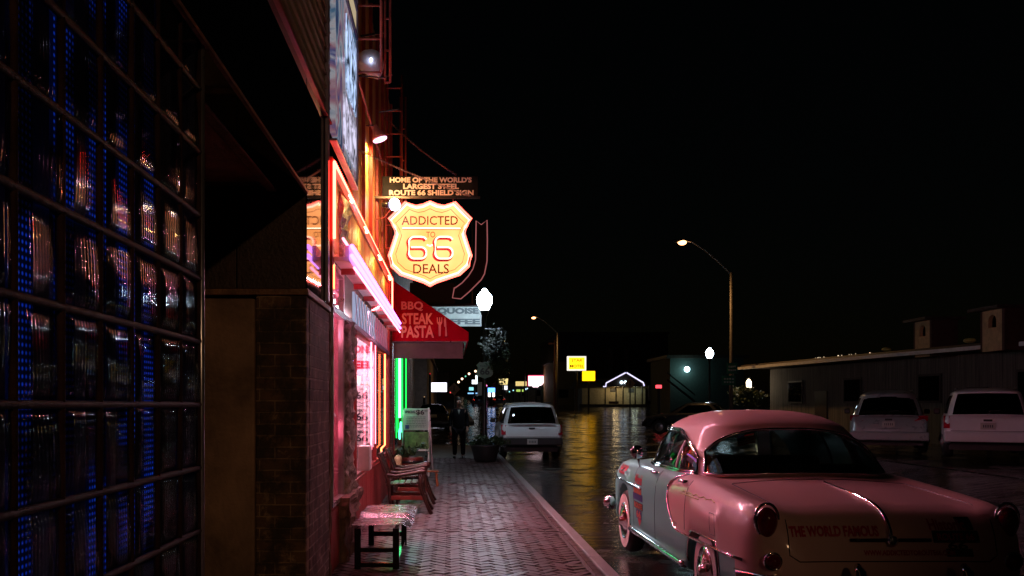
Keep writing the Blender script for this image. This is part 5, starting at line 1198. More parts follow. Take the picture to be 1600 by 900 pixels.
# ---------------------------------------------------------------- modern cars
def modern(kind, mp, label, loc, rz, group=None, lit=False):
    c = thing('parked_car', label, 'car')
    if kind == 'suv':
        p = dict(len=4.8, hub=.36, arch=[(1.0, .43, .9), (3.9, .43, .9)], n=90, k=1, sh=.45,
            st=[(.03, .80, .62, .60, .5), (.05, .86, .95, .94, .48), (.08, .89, 1.05, 1.05, .42), (.3, .92, 1.06, 1.07, .36), (1.5, .93, 1.06, 1.07, .34), (3.3, .93, 1.05, 1.07, .34), (3.8, .92, 1.03, 1.08, .36), (4.4, .90, .98, 1.02, .4), (4.65, .85, .9, .92, .42), (4.75, .78, .6, .58, .45)],
            gh=dict(bw=.88, by0=.06, by1=3.75, tw=.72, ty0=.36, ty1=3.0, bz=1.04, tz=1.60, bcrown=.02, tcrown=.03, rz=1.72, pow=7))
        ws = [(0, .74, .06, lambda q: .90), (1.0, 2.05, .08, lambda q: .88), (2.15, 3.0, .08, lambda q: .88), (3.1, 3.9, .08, lambda q: .88), (4.3, 9, .08, lambda q: .9)]; zw = .36
    elif kind == 'van':
        p = dict(len=5.0, hub=.34, arch=[(1.0, .40, .9), (4.0, .40, .9)], n=90, k=2, sh=.5,
            st=[(.02, .80, .6, .58, .42), (.05, .88, .86, .86, .38), (.12, .92, 1.0, 1.01, .34), (.4, .96, 1.05, 1.06, .3), (2, .98, 1.03, 1.05, .3), (3.9, .97, .99, 1.02, .3), (4.5, .93, .88, .94, .34), (4.85, .84, .75, .78, .38), (4.95, .72, .55, .55, .4)],
            gh=dict(bw=.92, by0=.10, by1=4.3, tw=.70, ty0=.42, ty1=3.2, bz=1.0, tz=1.58, bcrown=.03, tcrown=.04, rz=1.74, pow=5))
        ws = [(0, .80, .06, lambda q: .88 - .1 * q), (1.05, 2.2, .08, lambda q: .86), (2.3, 3.5, .08, lambda q: .86), (3.6, 4.4, .08, lambda q: .8), (4.8, 9, .08, lambda q: .9)]; zw = .34
    else:
        p = dict(len=4.6, hub=.32, arch=[(.95, .38, .9), (3.65, .38, .9)], n=90, k=2, sh=.7,
            st=[(.02, .72, .55, .52, .42), (.06, .82, .78, .76, .38), (.15, .87, .90, .92, .32), (.6, .90, .96, .99, .27), (1.2, .91, .96, 1.0, .26), (3.0, .91, .93, .97, .26), (3.8, .89, .86, .92, .28), (4.3, .82, .76, .78, .32), (4.5, .7, .52, .52, .36)],
            gh=dict(bw=.82, by0=.75, by1=3.35, tw=.58, ty0=1.35, ty1=2.6, bz=.93, tz=1.34, bcrown=.02, tcrown=.03, rz=1.43, pow=4.5))
        ws = [(0, .78, .06, lambda q: .9), (1.05, 1.75, .08, lambda q: .86), (1.85, 2.7, .08, lambda q: .88), (3.0, 9, .08, lambda q: .9)]; zw = .32
    bo, bv = car_body(p, c, mp); greenhouse(p, c, mp, M['darkglass'], None, ws)
    W_ = p['st'][4][1]
    def onr(x, z, off=.01):
        h = bv.ray_cast(Vector((x, -2, z)), Vector((0, 1, 0))); return h[0] + Vector((0, -off, 0)) if h[0] else Vector((x, .1, z))
    ztop = p['st'][3][2]
    for sd in (-1, 1):
        for (ww, hh, zz, xx) in (((.13, .30, ztop - .17, W_ - .08),) if kind == 'suv' else ((.34, .15, ztop - .09, W_ - .20),) if kind == 'van' else ((.26, .12, ztop - .12, W_ - .2),)):
            b = new(); bx(b, sd * xx - ww / 2, sd * xx + ww / 2, -.005, .16, zz - hh / 2, zz + hh / 2)
            for v in b.verts:
                v.co.y = onr(max(-W_ + .06, min(W_ - .06, v.co.x)), v.co.z, .018).y if v.co.y < .1 else v.co.y + .1
            obj('tail_lamp', b, emit('lit_tail_lamp', (1, .05, .02), 6) if lit else M['redlens2'], c, bevel=.012)
        for y in (p['arch'][0][0], p['arch'][1][0]): wheel(c, sd * (W_ - .12), y, zw, .22, False, sd)
    b = new(); zb = .42 if kind == 'suv' else .36
    bx(b, -W_ + .02, W_ - .02, -.08, .12, zb, zb + .24); obj('rear_bumper', b, M['plastic'] if kind == 'suv' and mp is M['whitepaint'] and 'parking' not in label else mp, c, bevel=.04)
    b = new(); zp = zb + .12 if kind == 'suv' and 'parking' not in label else .80; q_ = onr(0, zp, .02); yq = min(q_.y, -.085 if zp < .7 else 9); bx(b, -.155, .155, yq - .008, yq, zp - .08, zp + .08); pb = obj('licence_plate', b, M['plate'], c, bevel=.004)
    b = new(); 
    for i, x in enumerate((-.09, -.045, 0, .045, .09)): bx(b, x - .013, x + .013, yq - .011, yq - .009, zp - .035, zp + .03)
    obj('plate_marks', b, M['greyletter'], pb)
    if kind != 'sedan':
        q_ = onr(0, ztop - .12, .01); b = new(); bx(b, -.09, .09, q_.y - .02, q_.y + .01, ztop - .15, ztop - .10); obj('hatch_handle', b, M['plastic'], c, bevel=.008)
        b = new(); tube(b, [(.02, .07, 1.12), (.03, .06, 1.15), (.25, .07, 1.17)], .012, 6); obj('rear_wiper', b, M['plastic'], c)
        b = new(); tube(b, [onr(-W_ + .16, .68, .001), onr(0, .68, .001), onr(W_ - .16, .68, .001)], .006, 5); obj('hatch_gap', b, M['black_print'], c)
        b = new(); tube(b, [(-.62, .55, p['gh']['rz'] - .02), (-.62, 2.8, p['gh']['rz'] - .01)], .018, 6); tube(b, [(.62, .55, p['gh']['rz'] - .02), (.62, 2.8, p['gh']['rz'] - .01)], .018, 6); obj('roof_rail', b, M['plastic'], c)
        for sd in (-1, 1): b = new(); bx(b, sd * (W_ + .02), sd * (W_ + .18), 3.25, 3.36, 1.05, 1.2) if sd > 0 else bx(b, -W_ - .18, -W_ - .02, 3.25, 3.36, 1.05, 1.2); obj('side_mirror', b, M['plastic'], c, bevel=.03)
    b = new(); bx(b, -W_ + .14, W_ - .14, .3, 4.3, .22, .42); obj('underbody', b, M['plastic'], c)
    c.location = loc; c.rotation_euler = (0, 0, rz)
    if group: c['group'] = group
    return c
modern('suv', M['whitepaint'], 'white sport utility vehicle with dark bumper at the kerb beyond the globe lamp', (2.42, 26.7, -.10), 0)
modern('van', M['silverpaint'], 'silver minivan on the parking lot at right, left of the white wagon', (11.75, 24.0, .22), R(-25), 'cars parked on the lot at right')
modern('suv', M['whitepaint'], 'big white wagon in the parking lot at the right edge', (12.62, 21.0, .24), R(-28), 'cars parked on the lot at right')
modern('sedan', M['darkcar'], 'dark sedan beyond the classic car roof below the globe lamp', (12.9, 38.9, .22), R(60))
modern('sedan', M['darkcar'], 'dark car on the left side beyond the menu board', (-.9, 46, gz(46) + .0), R(3))
modern('sedan', M['darkcar'], 'distant driving car with red tail lights, left of the lamp post', (3.9, 125, gz(125)), 0, 'distant cars with red tail lights', True)
modern('sedan', M['darkcar'], 'distant driving car with red tail lights, right of the lamp post', (7.0, 130, gz(130)), 0, 'distant cars with red tail lights', True)
# ================================================================ RIGHT-HAND BUILDING (low motel with bell towers)
rb = thing('low_motel', 'long low tan building with two small bell towers on its roof at right', 'building', (14, 30, 0))
A0 = Vector((13.9, 42, 0)); B0 = Vector((18.2, 12, 0)); ud = (B0 - A0).normalized(); nd = Vector((ud.y, -ud.x, 0));  nd = -nd if nd.x < 0 else nd
Lb = (B0 - A0).length; ze = 3.30
def RB(u, d, z): return A0 + ud * u + nd * d + Vector((0, 0, z))
def rbox(b, u0, u1, d0, d1, z0, z1):
    pr = [RB(u0, d0, z0), RB(u1, d0, z0), RB(u1, d1, z0), RB(u0, d1, z0)]; prism(b, pr, (0, 0, z1 - z0))
bm = new(); rbox(bm, .5, Lb, .9, 9, 0, ze - .12); obj('wall', bm, mat('grey_tan_stucco', (.13, .115, .10), .85, var=.5, scale=2, bump=.6, stretch=(9, 9, .25)), rb)
bm = new(); prism(bm, [RB(-.6, -.1, ze - .06), RB(Lb, -.1, ze - .06), RB(Lb, .02, ze + .12), RB(-.6, .02, ze + .12)], tuple(nd * 9)); obj('roof', bm, M['roofdark'], rb)
bm = new(); rbox(bm, -.62, Lb, -.16, -.105, ze - .09, ze + .03); obj('fascia', bm, M['white'], rb)
for u in (2.2, 6.5, 11, 15.5, 20):
    bm = new(); rbox(bm, u, u + 1.2, .84, .895, 1.6, 2.6); f_ = obj('window', bm, M['roofdark'], rb)
    bm = new(); rbox(bm, u + .08, u + 1.12, .825, .838, 1.68, 2.52); obj('pane', bm, M['blackglass'], f_)
for u in (4.4, 8.9, 13.4, 18):
    bm = new(); rbox(bm, u, u + .9, .85, .895, .02, 2.1); obj('door', bm, M['darkpaint'], rb)
random.seed(11)
bm = new()
for i in range(14):
    u = random.uniform(6, 9.6); p = RB(u, -.13 + random.uniform(0, .1), ze + .13); bmesh.ops.create_uvsphere(bm, u_segments=6, v_segments=4, radius=random.uniform(.008, .02), matrix=Matrix.Translation(p))
obj('roof_edge_glints', bm, emit('warm_glint_specks', (1, .75, .5), 1.3), rb)  # water glints on the roof edge, made as tiny glowing spheres
def tower(xc, xl, Y, y0, y1):
    # the arched ochre side faces the street; the plain dark front faces the camera
    x0 = P(xc, 0, Y).x; D = x0 * F / (xl - 705) - Y; zb_ = P(0, y1, Y).z - .35; zt_ = P(0, y0, Y).z; h = zt_ - zb_ - .35; ww = .85
    cy_ = Y + D / 2; aw_ = D * .2; zc = zb_ + .35 + h * .62; zl = zc - h * .22
    arch = [(cy_ - aw_, zl)] + [(cy_ - aw_ * math.cos(a), zc + aw_ * math.sin(a)) for a in [math.pi * i / 8 for i in range(9)]] + [(cy_ + aw_, zl)]
    b = new(); y0_, y1_ = Y + .002, Y + D
    prism(b, [(x0, y, z) for y, z in [(y0_, zb_), (y1_, zb_), (y1_, zl), (y0_, zl)]], (.12, 0, 0))
    prism(b, [(x0, y, z) for y, z in [(y0_, zl)] + arch[:6] + [(cy_, zt_), (y0_, zt_)]], (.12, 0, 0))
    prism(b, [(x0, y, z) for y, z in [(cy_, zt_)] + arch[5:] + [(y1_, zl), (y1_, zt_)]], (.12, 0, 0))
    t = obj('bell_tower', b, M['towerpaint'], rb)
    b = new(); bx(b, x0 - .01, x0 + ww, Y - .12, Y, zb_, zt_); bx(b, x0 + ww - .1, x0 + ww, Y, Y + D, zb_, zt_); bx(b, x0, x0 + ww, Y + D + .002, Y + D + .1, zb_, zt_); obj('tower_side', b, mat('shaded_red_stucco', (.07, .03, .025), .85), t)  # dark tone paints shade onto the front of the tower
    b = new(); bx(b, x0 - .30, x0 + ww + .2, Y - .25, Y + D + .25, zt_ + .003, zt_ + .09); obj('tower_roof', b, M['roofdark'], t)
M['towerpaint'] = mat('lit_ochre_stucco', (.55, .38, .2), .85, var=.2)  # ochre tone paints warm street light onto the arched side
tower(1453, 1430, 29.5, 500, 540); tower(1566, 1535, 25.5, 482, 528)
for (x, y, Y, r_) in ((1385, 543, 31, .16), (1515, 529, 26.5, .17)):
    bm = new(); bmesh.ops.create_uvsphere(bm, u_segments=14, v_segments=8, radius=r_, matrix=Matrix.Translation(P(x, y + 3, Y)) @ Matrix.Diagonal((1, 1, .45, 1)))
    obj('roof_vent', bm, mat('yellowish_dome', (.5, .42, .12), .5), rb, smooth=True)
wl = thing('wall_lantern', 'small bright cream wall lantern at the far end of the low building', 'lamp', P(1170, 600, 42.0))
bm = new(); lathe(bm, [(.05, -.22), (.11, -.16), (.12, .1), (.06, .2), (.02, .24)], P(1170, 600, 42.0), 14); obj('lantern', bm, emit('cream_lantern', (1, .82, .55), 6), wl, smooth=True)
bm = new(); tube(bm, [P(1170, 590, 42.0), P(1172, 588, 42.3)], .02, 6); tube(bm, [P(1172, 588, 42.3), P(1172, 640, 42.3)], .03, 6); obj('bracket', bm, M['blackmetal'], wl)
point('lantern_light', P(1168, 600, 41.8), (1, .8, .55), 14, wl, .1)
bs_ = thing('clipped_bush', 'dark rounded bush below the lantern at the end of the low building', 'plant', P(1166, 640, 41))
bm = new(); leaves(bm, P(1166, 622, 41), (.6, .5, .38), 1500, .08, 24); obj('foliage', bm, M['leaf'], bs_)
bm = new(); tube(bm, [P(1166, 640, 41), P(1166, 622, 41)], .06, 6); obj('stem', bm, M['wood'], bs_)
# ================================================================ cobra-head street lamps
def make_cobra():
    r = thing('street_lamp', 'x', 'street lamp')
    b = new(); tube(b, [(0, 0, 0), (0, 0, 3), (0, 0, 7.6)], [.10, .085, .06], 12); obj('pole', b, mat('lamp_pole_steel', (.13, .11, .09), .6, metal=.2), r, smooth=True)
    b = new(); tube(b, [(0, 0, 7.5), (-.5, 0, 8.0), (-1.2, 0, 8.6), (-1.8, 0, 8.98), (-2.0, 0, 9.02)], [.04, .04, .035, .03, .03], 8); obj('arm', b, M['plate'], r, smooth=True)
    b = new(); lathe(b, [(.04, .25), (.12, .1), (.15, -.15), (.13, -.4), (.05, -.5)], (0, 0, 0), 14); bmesh.ops.rotate(b, verts=b.verts, cent=(0, 0, 0), matrix=Matrix.Rotation(R(90), 3, 'Y')); bmesh.ops.scale(b, verts=b.verts, vec=(1, 1, .5)); bmesh.ops.translate(b, verts=b.verts, vec=(-2.2, 0, 9.05)); obj('lamp_head', b, M['plastic'], r, smooth=True)
    b = new(); bmesh.ops.create_uvsphere(b, u_segments=14, v_segments=8, radius=.17); bmesh.ops.scale(b, verts=b.verts, vec=(1.2, 1, .75)); bmesh.ops.translate(b, verts=b.verts, vec=(-2.25, 0, 8.97)); obj('lens', b, emit('sodium_lens', (1, .42, .16), 6), r, smooth=True)
    return r
s0 = make_cobra(); s0.location = (12.85, 41, .02); s0['label'] = 'tall street lamp with a warm glowing head, nearest across the street'; s0['group'] = 'tall street lamps'
spot('sodium_light', (12.85 - 2.25, 41, 8.8), (-.15, -.12, -1), (1, .52, .18), 900, s0, 150, .2)
for ch in s0.children:
    if ch.type == 'LIGHT': SL = ch
assumed_lamp = dup(s0, (8.5, -15, .02), None, 'assumed tall street lamp, unseen behind the camera, added to warm the brick pillar and siding', 'tall street lamps')  # assumed lamp, out of view, added for warm light on pillar, siding and boot
for ch in assumed_lamp.children:
    if ch.type == 'LIGHT': ch.data = ch.data.copy(); ch.data.energy = 1700; ch.data.spot_size = R(30); ch.data.spot_blend = 1; ch.data.color = (1, .55, .28); ch.rotation_euler = Vector((-8.8, 21.5, -7.0)).to_track_quat('-Z', 'Y').to_euler()
s1 = dup(s0, (10.0, 84, gz(84)), None, 'tall street lamp with a warm head above the white vehicle', 'tall street lamps')
far = [(743, 580, 200), (733, 584, 235), (727.5, 588, 270), (722, 592, 310), (716.5, 597, 370)]
for i, (x, y, Y) in enumerate(far):
    # only pole and lens are readable at this distance
    r = thing('street_lamp', ('largest and highest tiny lamp of the far row left of the lamp post', 'second highest tiny lamp of the far row left of the lamp post', 'greenish tiny lamp in the middle of the far row', 'fourth tiny lamp from the top of the far row', 'lowest and leftmost tiny lamp of the far row')[i], 'street lamp', group='far row of tiny street lamps')
    p = P(x, y, Y); b = new(); tube(b, [(0, 0, 0), (0, 0, p.z - gz(Y))], [.12, .07], 6); obj('pole', b, M['plastic'], r, local=True)
    b = new(); bmesh.ops.create_uvsphere(b, u_segments=10, v_segments=6, radius=.0014 * Y * (1.0 if i != 2 else .7)); bmesh.ops.translate(b, verts=b.verts, vec=(0, 0, p.z - gz(Y))); obj('lens', b, emit('far_lens', (.3, 1, .7) if i == 2 else (1, .66, .45), .7 if i == 2 else 2.6), r, smooth=True, local=True)
    r.location = (p.x, Y, gz(Y))
# street name signs on the pole
sn = thing('street_name_signs', 'pair of green street name signs on the tall lamp pole', 'sign', P(1144, 600, 40.85))
for (x0, x1, y0, y1, w1, w2) in ((1136, 1152, 567, 584, '5TH', 'ST'), (1128, 1150, 587, 602, 'ROUTE', '66')):
    p, q_ = P(x0, y1, 40.85), P(x1, y0, 40.85); bm = new(); bx(bm, p.x, q_.x, 40.84, 40.86, p.z, q_.z); obj('plate', bm, M['green'], sn)
    # lettering too small to read in the photograph: plain light strokes
    bm = new()
    for yy in (.33, .66):
        for k in range(4):
            xa = p.x + (q_.x - p.x) * (.14 + k * .19); bx(bm, xa, xa + (q_.x - p.x) * .12, 40.825, 40.835, p.z + (q_.z - p.z) * (yy - .08), p.z + (q_.z - p.z) * (yy + .08))
    obj('strokes', bm, M['greysign'], sn)
# ================================================================ far right block with outside stair
sbk = thing('stair_building', 'dark two-storey building with an outside stair and teal wall light', 'building', (22, 82, gz(82)))
bm = new(); a = P(1047, 636, 82); b_ = P(1128, 560, 82); bx(bm, a.x, b_.x + 2, 82, 90, gz(82), b_.z); obj('wall', bm, mat('sea_green_stucco', (.04, .06, .055), .8), sbk)
bm = new(); bx(bm, a.x - .4, b_.x + 2.4, 81.6, 90, b_.z + .003, b_.z + .3); obj('roof', bm, M['roofdark'], sbk)
bm = new(); tube(bm, [P(1042, 582, 80.5), P(1086, 617, 80.5)], .07, 6); tube(bm, [P(1042, 593, 80.5), P(1086, 628, 80.5)], .10, 6); obj('stair', bm, M['blackmetal'], sbk)
ll = thing('teal_wall_light', 'white wall light glowing on the stair building', 'lamp', P(1073.5, 577, 81.6))
bm = new(); bmesh.ops.create_uvsphere(bm, u_segments=12, v_segments=8, radius=.26, matrix=Matrix.Translation(P(1073.5, 577, 81.6))); obj('bulb', bm, emit('cold_wall_bulb', (.55, .95, 1), 10), ll, smooth=True)
bm = new(); tube(bm, [P(1073.5, 575, 81.7), (P(1073.5, 0, 82).x, 82.0, P(0, 572, 82).z)], .05, 6); obj('bracket', bm, M['blackmetal'], ll)
point('wall_light', P(1070, 580, 80.8), (.5, 1, .9), 30, ll, .2)
# ================================================================ gabled house with light outline
HY = 117; kH = HY / F
hs = thing('gabled_house', 'small white house with its porch gable outlined by lights', 'building', (23, HY, gz(HY)))
def H(x, y, d=0): v = P(x, y, HY); v.y += d; return v
zg = H(0, 634.5).z
cream = mat('cream_wall', (.5, .44, .3), .8, var=.2)
bm = new(); bx(bm, H(914, 0).x, H(1015, 0).x, HY + 2.6, HY + 10, zg, H(0, 604).z); obj('wall', bm, cream, hs)
bm = new(); prism(bm, [H(945, 604, 0), H(945, 599.5, 0), H(979.5, 582, 0), H(1013, 599.5, 0), H(1013, 604, 0)], (0, 6, 0)); obj('porch_gable', bm, M['darkpaint'], hs)
bm = new(); prism(bm, [H(900, 606, 2), H(1020, 606, 2), H(1010, 590, 5), H(915, 590, 5)], (0, 5, 0)); obj('roof', bm, mat('tan_shingle', (.3, .22, .12), .8), hs)
bm = new(); L2_ = [H(942.5, 604, -.05), H(946.5, 604, -.05), H(947, 598.5, -.05), H(977.5, 582.3, -.05)]; tube(bm, L2_, .09, 6); tube(bm, [H(979, 582.3, -.05), H(1005, 598, -.05), H(1006.5, 603, -.05)], .09, 6); obj('light_outline', bm, emit('white_violet_tube', (.72, .68, 1), 1.5), hs, smooth=True)
for x in (946, 963, 974, 985, 993, 1004): bm = new(); bx(bm, H(x, 0).x - .07, H(x, 0).x + .07, HY + .1, HY + .3, zg, H(0, 603).z); obj('post', bm, M['plastic'], hs)
for x0, x1, y0, y1 in ((959, 968, 604.5, 612), (988, 997, 605, 613)):
    bm = new(); p, q_ = H(x0, y1), H(x1, y0); bx(bm, p.x, q_.x, HY + 2.5, HY + 2.59, p.z, q_.z); obj('window', bm, M['plastic'], hs)
bm = new(); p, q_ = H(955, 631), H(970, 627); bx(bm, p.x, q_.x, HY + 1.5, HY + 1.9, p.z, q_.z); obj('bench', bm, M['wood'], hs)
bm = new(); bx(bm, H(905, 0).x, H(1030, 0).x, HY - .5, HY + .0, zg - .1, zg + .25); obj('step', bm, M['concrete'], hs)
for i, x in enumerate((970.5, 976.5)):
    bm = new(); bmesh.ops.create_uvsphere(bm, u_segments=10, v_segments=6, radius=.22, matrix=Matrix.Translation(H(x, 597.5, -.3))); obj('porch_bulb', bm, emit('cold_bulb', (.65, .85, 1), 4), hs, smooth=True)
point('porch_light', H(965, 606, 1.2), (1, .72, .35), 60, hs, .3); point('porch_light', H(995, 606, 1.2), (.85, 1, .75), 26, hs, .3)
bm = new(); p, q_ = H(1010, 626), H(1017, 602); bx(bm, p.x, q_.x, HY - 1, HY - .9, p.z, q_.z); tag(obj('vending_machine', bm, mat('grey_panel', (.3, .32, .35), .5), bevel=.05), 'pale upright machine at the right side of the gabled house', 'machine')
# ================================================================ star motel sign
MY = 92.0; kM = MY / F
ms = thing('motel_sign', 'yellow lit sign with white border reading STAR MOTEL', 'sign', P(901, 640, MY))
YEL = emit('yellow_sign_face', (1, .50, .007), 2.5)
bm = new(); p, q_ = P(886.5, 579, MY), P(916, 556.5, MY); bx(bm, p.x, q_.x, MY, MY + .4, p.z, q_.z); obj('cabinet', bm, emit('white_sign_border', (1, .93, .82), 1.1), ms)
bm = new(); p, q_ = P(889, 577, MY - .02), P(913.5, 558.5, MY - .02); bx(bm, p.x, q_.x, MY - .03, MY - .01, p.z, q_.z); obj('sign_face', bm, YEL, ms)
olive = mat('olive_letters', (.16, .10, .005), .6)
text('lettering', 'STAR', 1, P(901.5, 563, MY - .06), olive, ms, width=17 * kM, height=4.6 * kM, bold=.01)
text('lettering', 'MOTEL', 1, P(901.5, 572, MY - .06), olive, ms, width=22 * kM, height=4.6 * kM, bold=.02)
bm = new(); tube(bm, [P(901, 579, MY + .2), (P(901, 0, MY).x, MY + .2, gz(MY))], .12, 8); obj('pole', bm, M['plastic'], ms)
m2_ = thing('yellow_box_sign', 'plain glowing yellow box sign below and right of the motel sign', 'sign', P(920, 640, MY))
bm = new(); p, q_ = P(910.5, 595, MY), P(930, 579.8, MY); bx(bm, p.x, q_.x, MY, MY + .4, p.z, q_.z); obj('sign_face', bm, emit('amber_sign_face', (1, .45, .004), 2.5), m2_, bevel=.05)
bm = new(); tube(bm, [P(920, 595, MY + .2), (P(920, 0, MY).x, MY + .2, gz(MY))], .1, 8); obj('pole', bm, M['plastic'], m2_)
# crossing signs
def crossing(x, y, Y, half, lab, yb):
    r = thing('crossing_sign', lab, 'sign', (P(x, 0, Y).x, Y, gz(Y)), 'pedestrian crossing signs'); c_ = P(x, y, Y); h = half * Y / F
    b = new(); prism(b, [c_ + Vector((h, 0, 0)), c_ + Vector((0, 0, h)), c_ + Vector((-h, 0, 0)), c_ + Vector((0, 0, -h))], (0, .02, 0)); obj('plate', b, M['amberboard'], r)
    b = new(); s_ = h * .45; Yd = Y - .02
    tube(b, [c_ + Vector((0, -.02, s_ * .5)), c_ + Vector((0, -.02, -.1 * s_))], s_ * .16, 6); tube(b, [c_ + Vector((0, -.02, -.1 * s_)), c_ + Vector((-s_ * .4, -.02, -s_))], s_ * .11, 6); tube(b, [c_ + Vector((0, -.02, -.1 * s_)), c_ + Vector((s_ * .4, -.02, -s_))], s_ * .11, 6); tube(b, [c_ + Vector((-.4 * s_, -.02, .05)), c_ + Vector((0, -.02, s_ * .45)), c_ + Vector((.45 * s_, -.02, .1))], s_ * .08, 6)
    bmesh.ops.create_uvsphere(b, u_segments=8, v_segments=6, radius=s_ * .2, matrix=Matrix.Translation(c_ + Vector((0, -.02, s_ * .85)))); obj('walking_figure', b, M['black_print'], r)
    b = new(); tube(b, [(c_.x, Y + .05, gz(Y)), (c_.x, Y + .05, c_.z)], .035, 6); obj('post', b, M['plastic'], r)
crossing(709.5, 608, 38, 10, 'orange crossing sign between the menu board and the lamp post', 0); crossing(984.5, 599, 70, 8.5, 'orange crossing sign in front of the gabled house', 0)
# ================================================================ distant lit signs
def lit_sign(name, label, x0, x1, y0, y1, Y, c, s, shape=None, pole=True, base=None):
    r = thing(name, label, 'sign', (P((x0 + x1) / 2, 0, Y).x, Y, gz(Y))); b = new()
    pts = shape or [(x0, y1), (x1, y1), (x1, y0), (x0, y0)]
    prism(b, [P(x, y, Y) for x, y in pts], (0, .5, 0)); obj('sign_face', b, emit(name + '_face', c, s), r)
    b = new(); cx_ = P((x0 + x1) / 2, 0, Y).x; pz = P(0, y1, Y).z; tube(b, [(cx_, Y + .25, gz(Y)), (cx_, Y + .25, max(pz, gz(Y) + .2))], .15, 6); obj('pole', b, M['plastic'], r)
    p, q_ = P(x0, y1, Y), P(x1, y0, Y); w_ = q_.x - p.x; h = q_.z - p.z; b = new()
    bx(b, p.x - .03 * w_, q_.x + .03 * w_, Y + .02, Y + .48, p.z - .05 * h, p.z - .005); bx(b, p.x - .03 * w_, q_.x + .03 * w_, Y + .02, Y + .48, q_.z + .005, q_.z + .05 * h); obj('frame', b, M['plastic'], r)
    return r
lit_sign('screen_sign', 'bright white lit sign left of the left crossing sign', 674, 698, 598, 612, 62, (.85, .85, 1), 3.2)
r_ = lit_sign('restaurant_sign', 'bright white and pink lit sign above the white vehicle', 826, 850, 587.5, 603, 150, (1, .72, .78), 2.4, [(826, 603), (832, 603), (833, 605), (841, 605), (842, 603), (846, 602), (850, 598), (850.5, 587.5), (826, 587.5)])
b = new(); tube(b, [P(825.3, 603.5, 149.8), P(825.3, 586.8, 149.8), P(851.2, 586.8, 149.8), P(851, 599, 149.8)], .06, 6); obj('red_edge', b, emit('red_edge_neon', (1, .02, .12), 1.6), r_)
lit_sign('lantern_sign', 'yellow tapered lit sign left above the white vehicle', 779.5, 794, 591.5, 601, 160, (1, .78, .32), 1.1, [(781, 601), (793, 601), (794, 591.5), (779.5, 591.5)])
lit_sign('square_sign', 'small white lit sign below the yellow tapered sign', 785.5, 793, 602.5, 609, 160.5, (.95, .95, 1), 1.4)
lit_sign('bar_sign', 'long yellow lit sign between the tapered and pink signs', 806, 823, 596, 603, 165, (1, .74, .28), .85)
lit_sign('green_yellow_sign', 'thin green and yellow lit strip below the long yellow sign', 807, 818, 608.5, 612, 170, (.55, .8, .15), .8)
lit_sign('blue_sign', 'blue and white lit sign right of the lamp post', 762.5, 773.5, 606, 613, 120, (.12, .35, 1), 3)
lit_sign('white_base_sign', 'round white lit sign under the blue sign', 763, 773, 613.6, 620, 120.2, (.9, .9, 1), 3)
lit_sign('teal_sign', 'tiny teal lit sign left of the lamp post', 733, 740, 605, 610, 150, (.35, .9, .95), 1.0)
lit_sign('tall_white_sign', 'small stepped white lit sign behind the narrow parking sign', 737.5, 746, 593.5, 600, 140, (.9, .95, 1), 2.0, [(737.5, 600), (746, 600), (746, 586.5), (743, 586.5), (743, 593.5), (737.5, 593.5)])
lit_sign('low_blue_strip', 'thin blue lit strip low beside the tail lights', 731, 746, 613.5, 615.5, 150, (.25, .55, 1), 1.3)
lit_sign('red_open_sign', 'small red lit sign at the foot of the stair building', 1026.5, 1034, 601.5, 606.5, 80, (1, .06, .08), 2.6)
# small single lights: traffic lights and headlights
sm = [(796, 612, 3, (.3, .9, .85), 1.4), (802, 610, 3, (.4, .9, 1), 1.5), (821, 608, 4, (.55, .85, 1), 2.2), (824, 607, 3, (.55, .85, 1), 1.8), (853.5, 605.5, 4.5, (.6, .85, 1), 3), (858, 605.5, 4.5, (.5, .8, 1), 3), (855, 612.5, 4, (1, .06, .03), 3), (836, 615, 4, (1, .7, .6), 2.6), (841, 615, 4, (1, .7, .6), 2.6), (801.5, 614, 3, (1, .75, .6), 1.6), (806, 613.5, 2.6, (1, .7, .5), 1.4), (896, 602.5, 4.5, (.65, .85, 1), 3), (901, 602.5, 4.5, (.6, .8, 1), 3), (908, 606, 3, (1, .9, .7), 1.6), (760, 602.5, 4, (1, .25, .6), 2), (704, 613, 3.5, (1, .1, .08), 1.6), (698, 611, 3, (.3, .7, 1), 1.6), (692, 616, 2.4, (.4, .8, 1), 1.2), (1093, 598, 5, (1, .7, .4), 1.6), (1131, 602, 4, (1, .6, .3), 1.3), (672, 584, 3, (1, .03, .05), .5), (663, 620, 2.5, (1, .6, .3), .5), (757, 545, 0, None, 0), (788, 533, 2.4, (1, .7, .3), 1.2)]
names = ['left teal dot of the close pair right of the lantern sign', 'right teal dot of the close pair right of the lantern sign', 'blue-white dot right of the green and yellow strip, left of its pair', 'blue-white dot right of the green and yellow strip, right of its pair',
 'left blue-white light beside the pink sign, over a red one', 'right blue-white light beside the pink sign, over a red one', 'single red light just right below the pink sign', 'left pale light of the pair under the pink sign', 'right pale light of the pair under the pink sign',
 'left warm dot of a pair low under the long yellow sign', 'right warm dot of a pair low under the long yellow sign', 'left cold light of the pair under the motel sign', 'right cold light of the pair under the motel sign', 'small warm dot under the plain yellow box sign',
 'magenta dot directly above the blue sign', 'small red dot just left of the left crossing sign', 'tiny blue dot at the lower right of the white screen sign', 'faint teal dot below the white screen sign', 'warm light low to the right of the stair building', 'warm dot behind the lower green street name sign',
 'dim red dot above the white screen sign', 'dim orange dot at the left of the white screen sign', '', 'small warm dot beside the hanging flower basket']
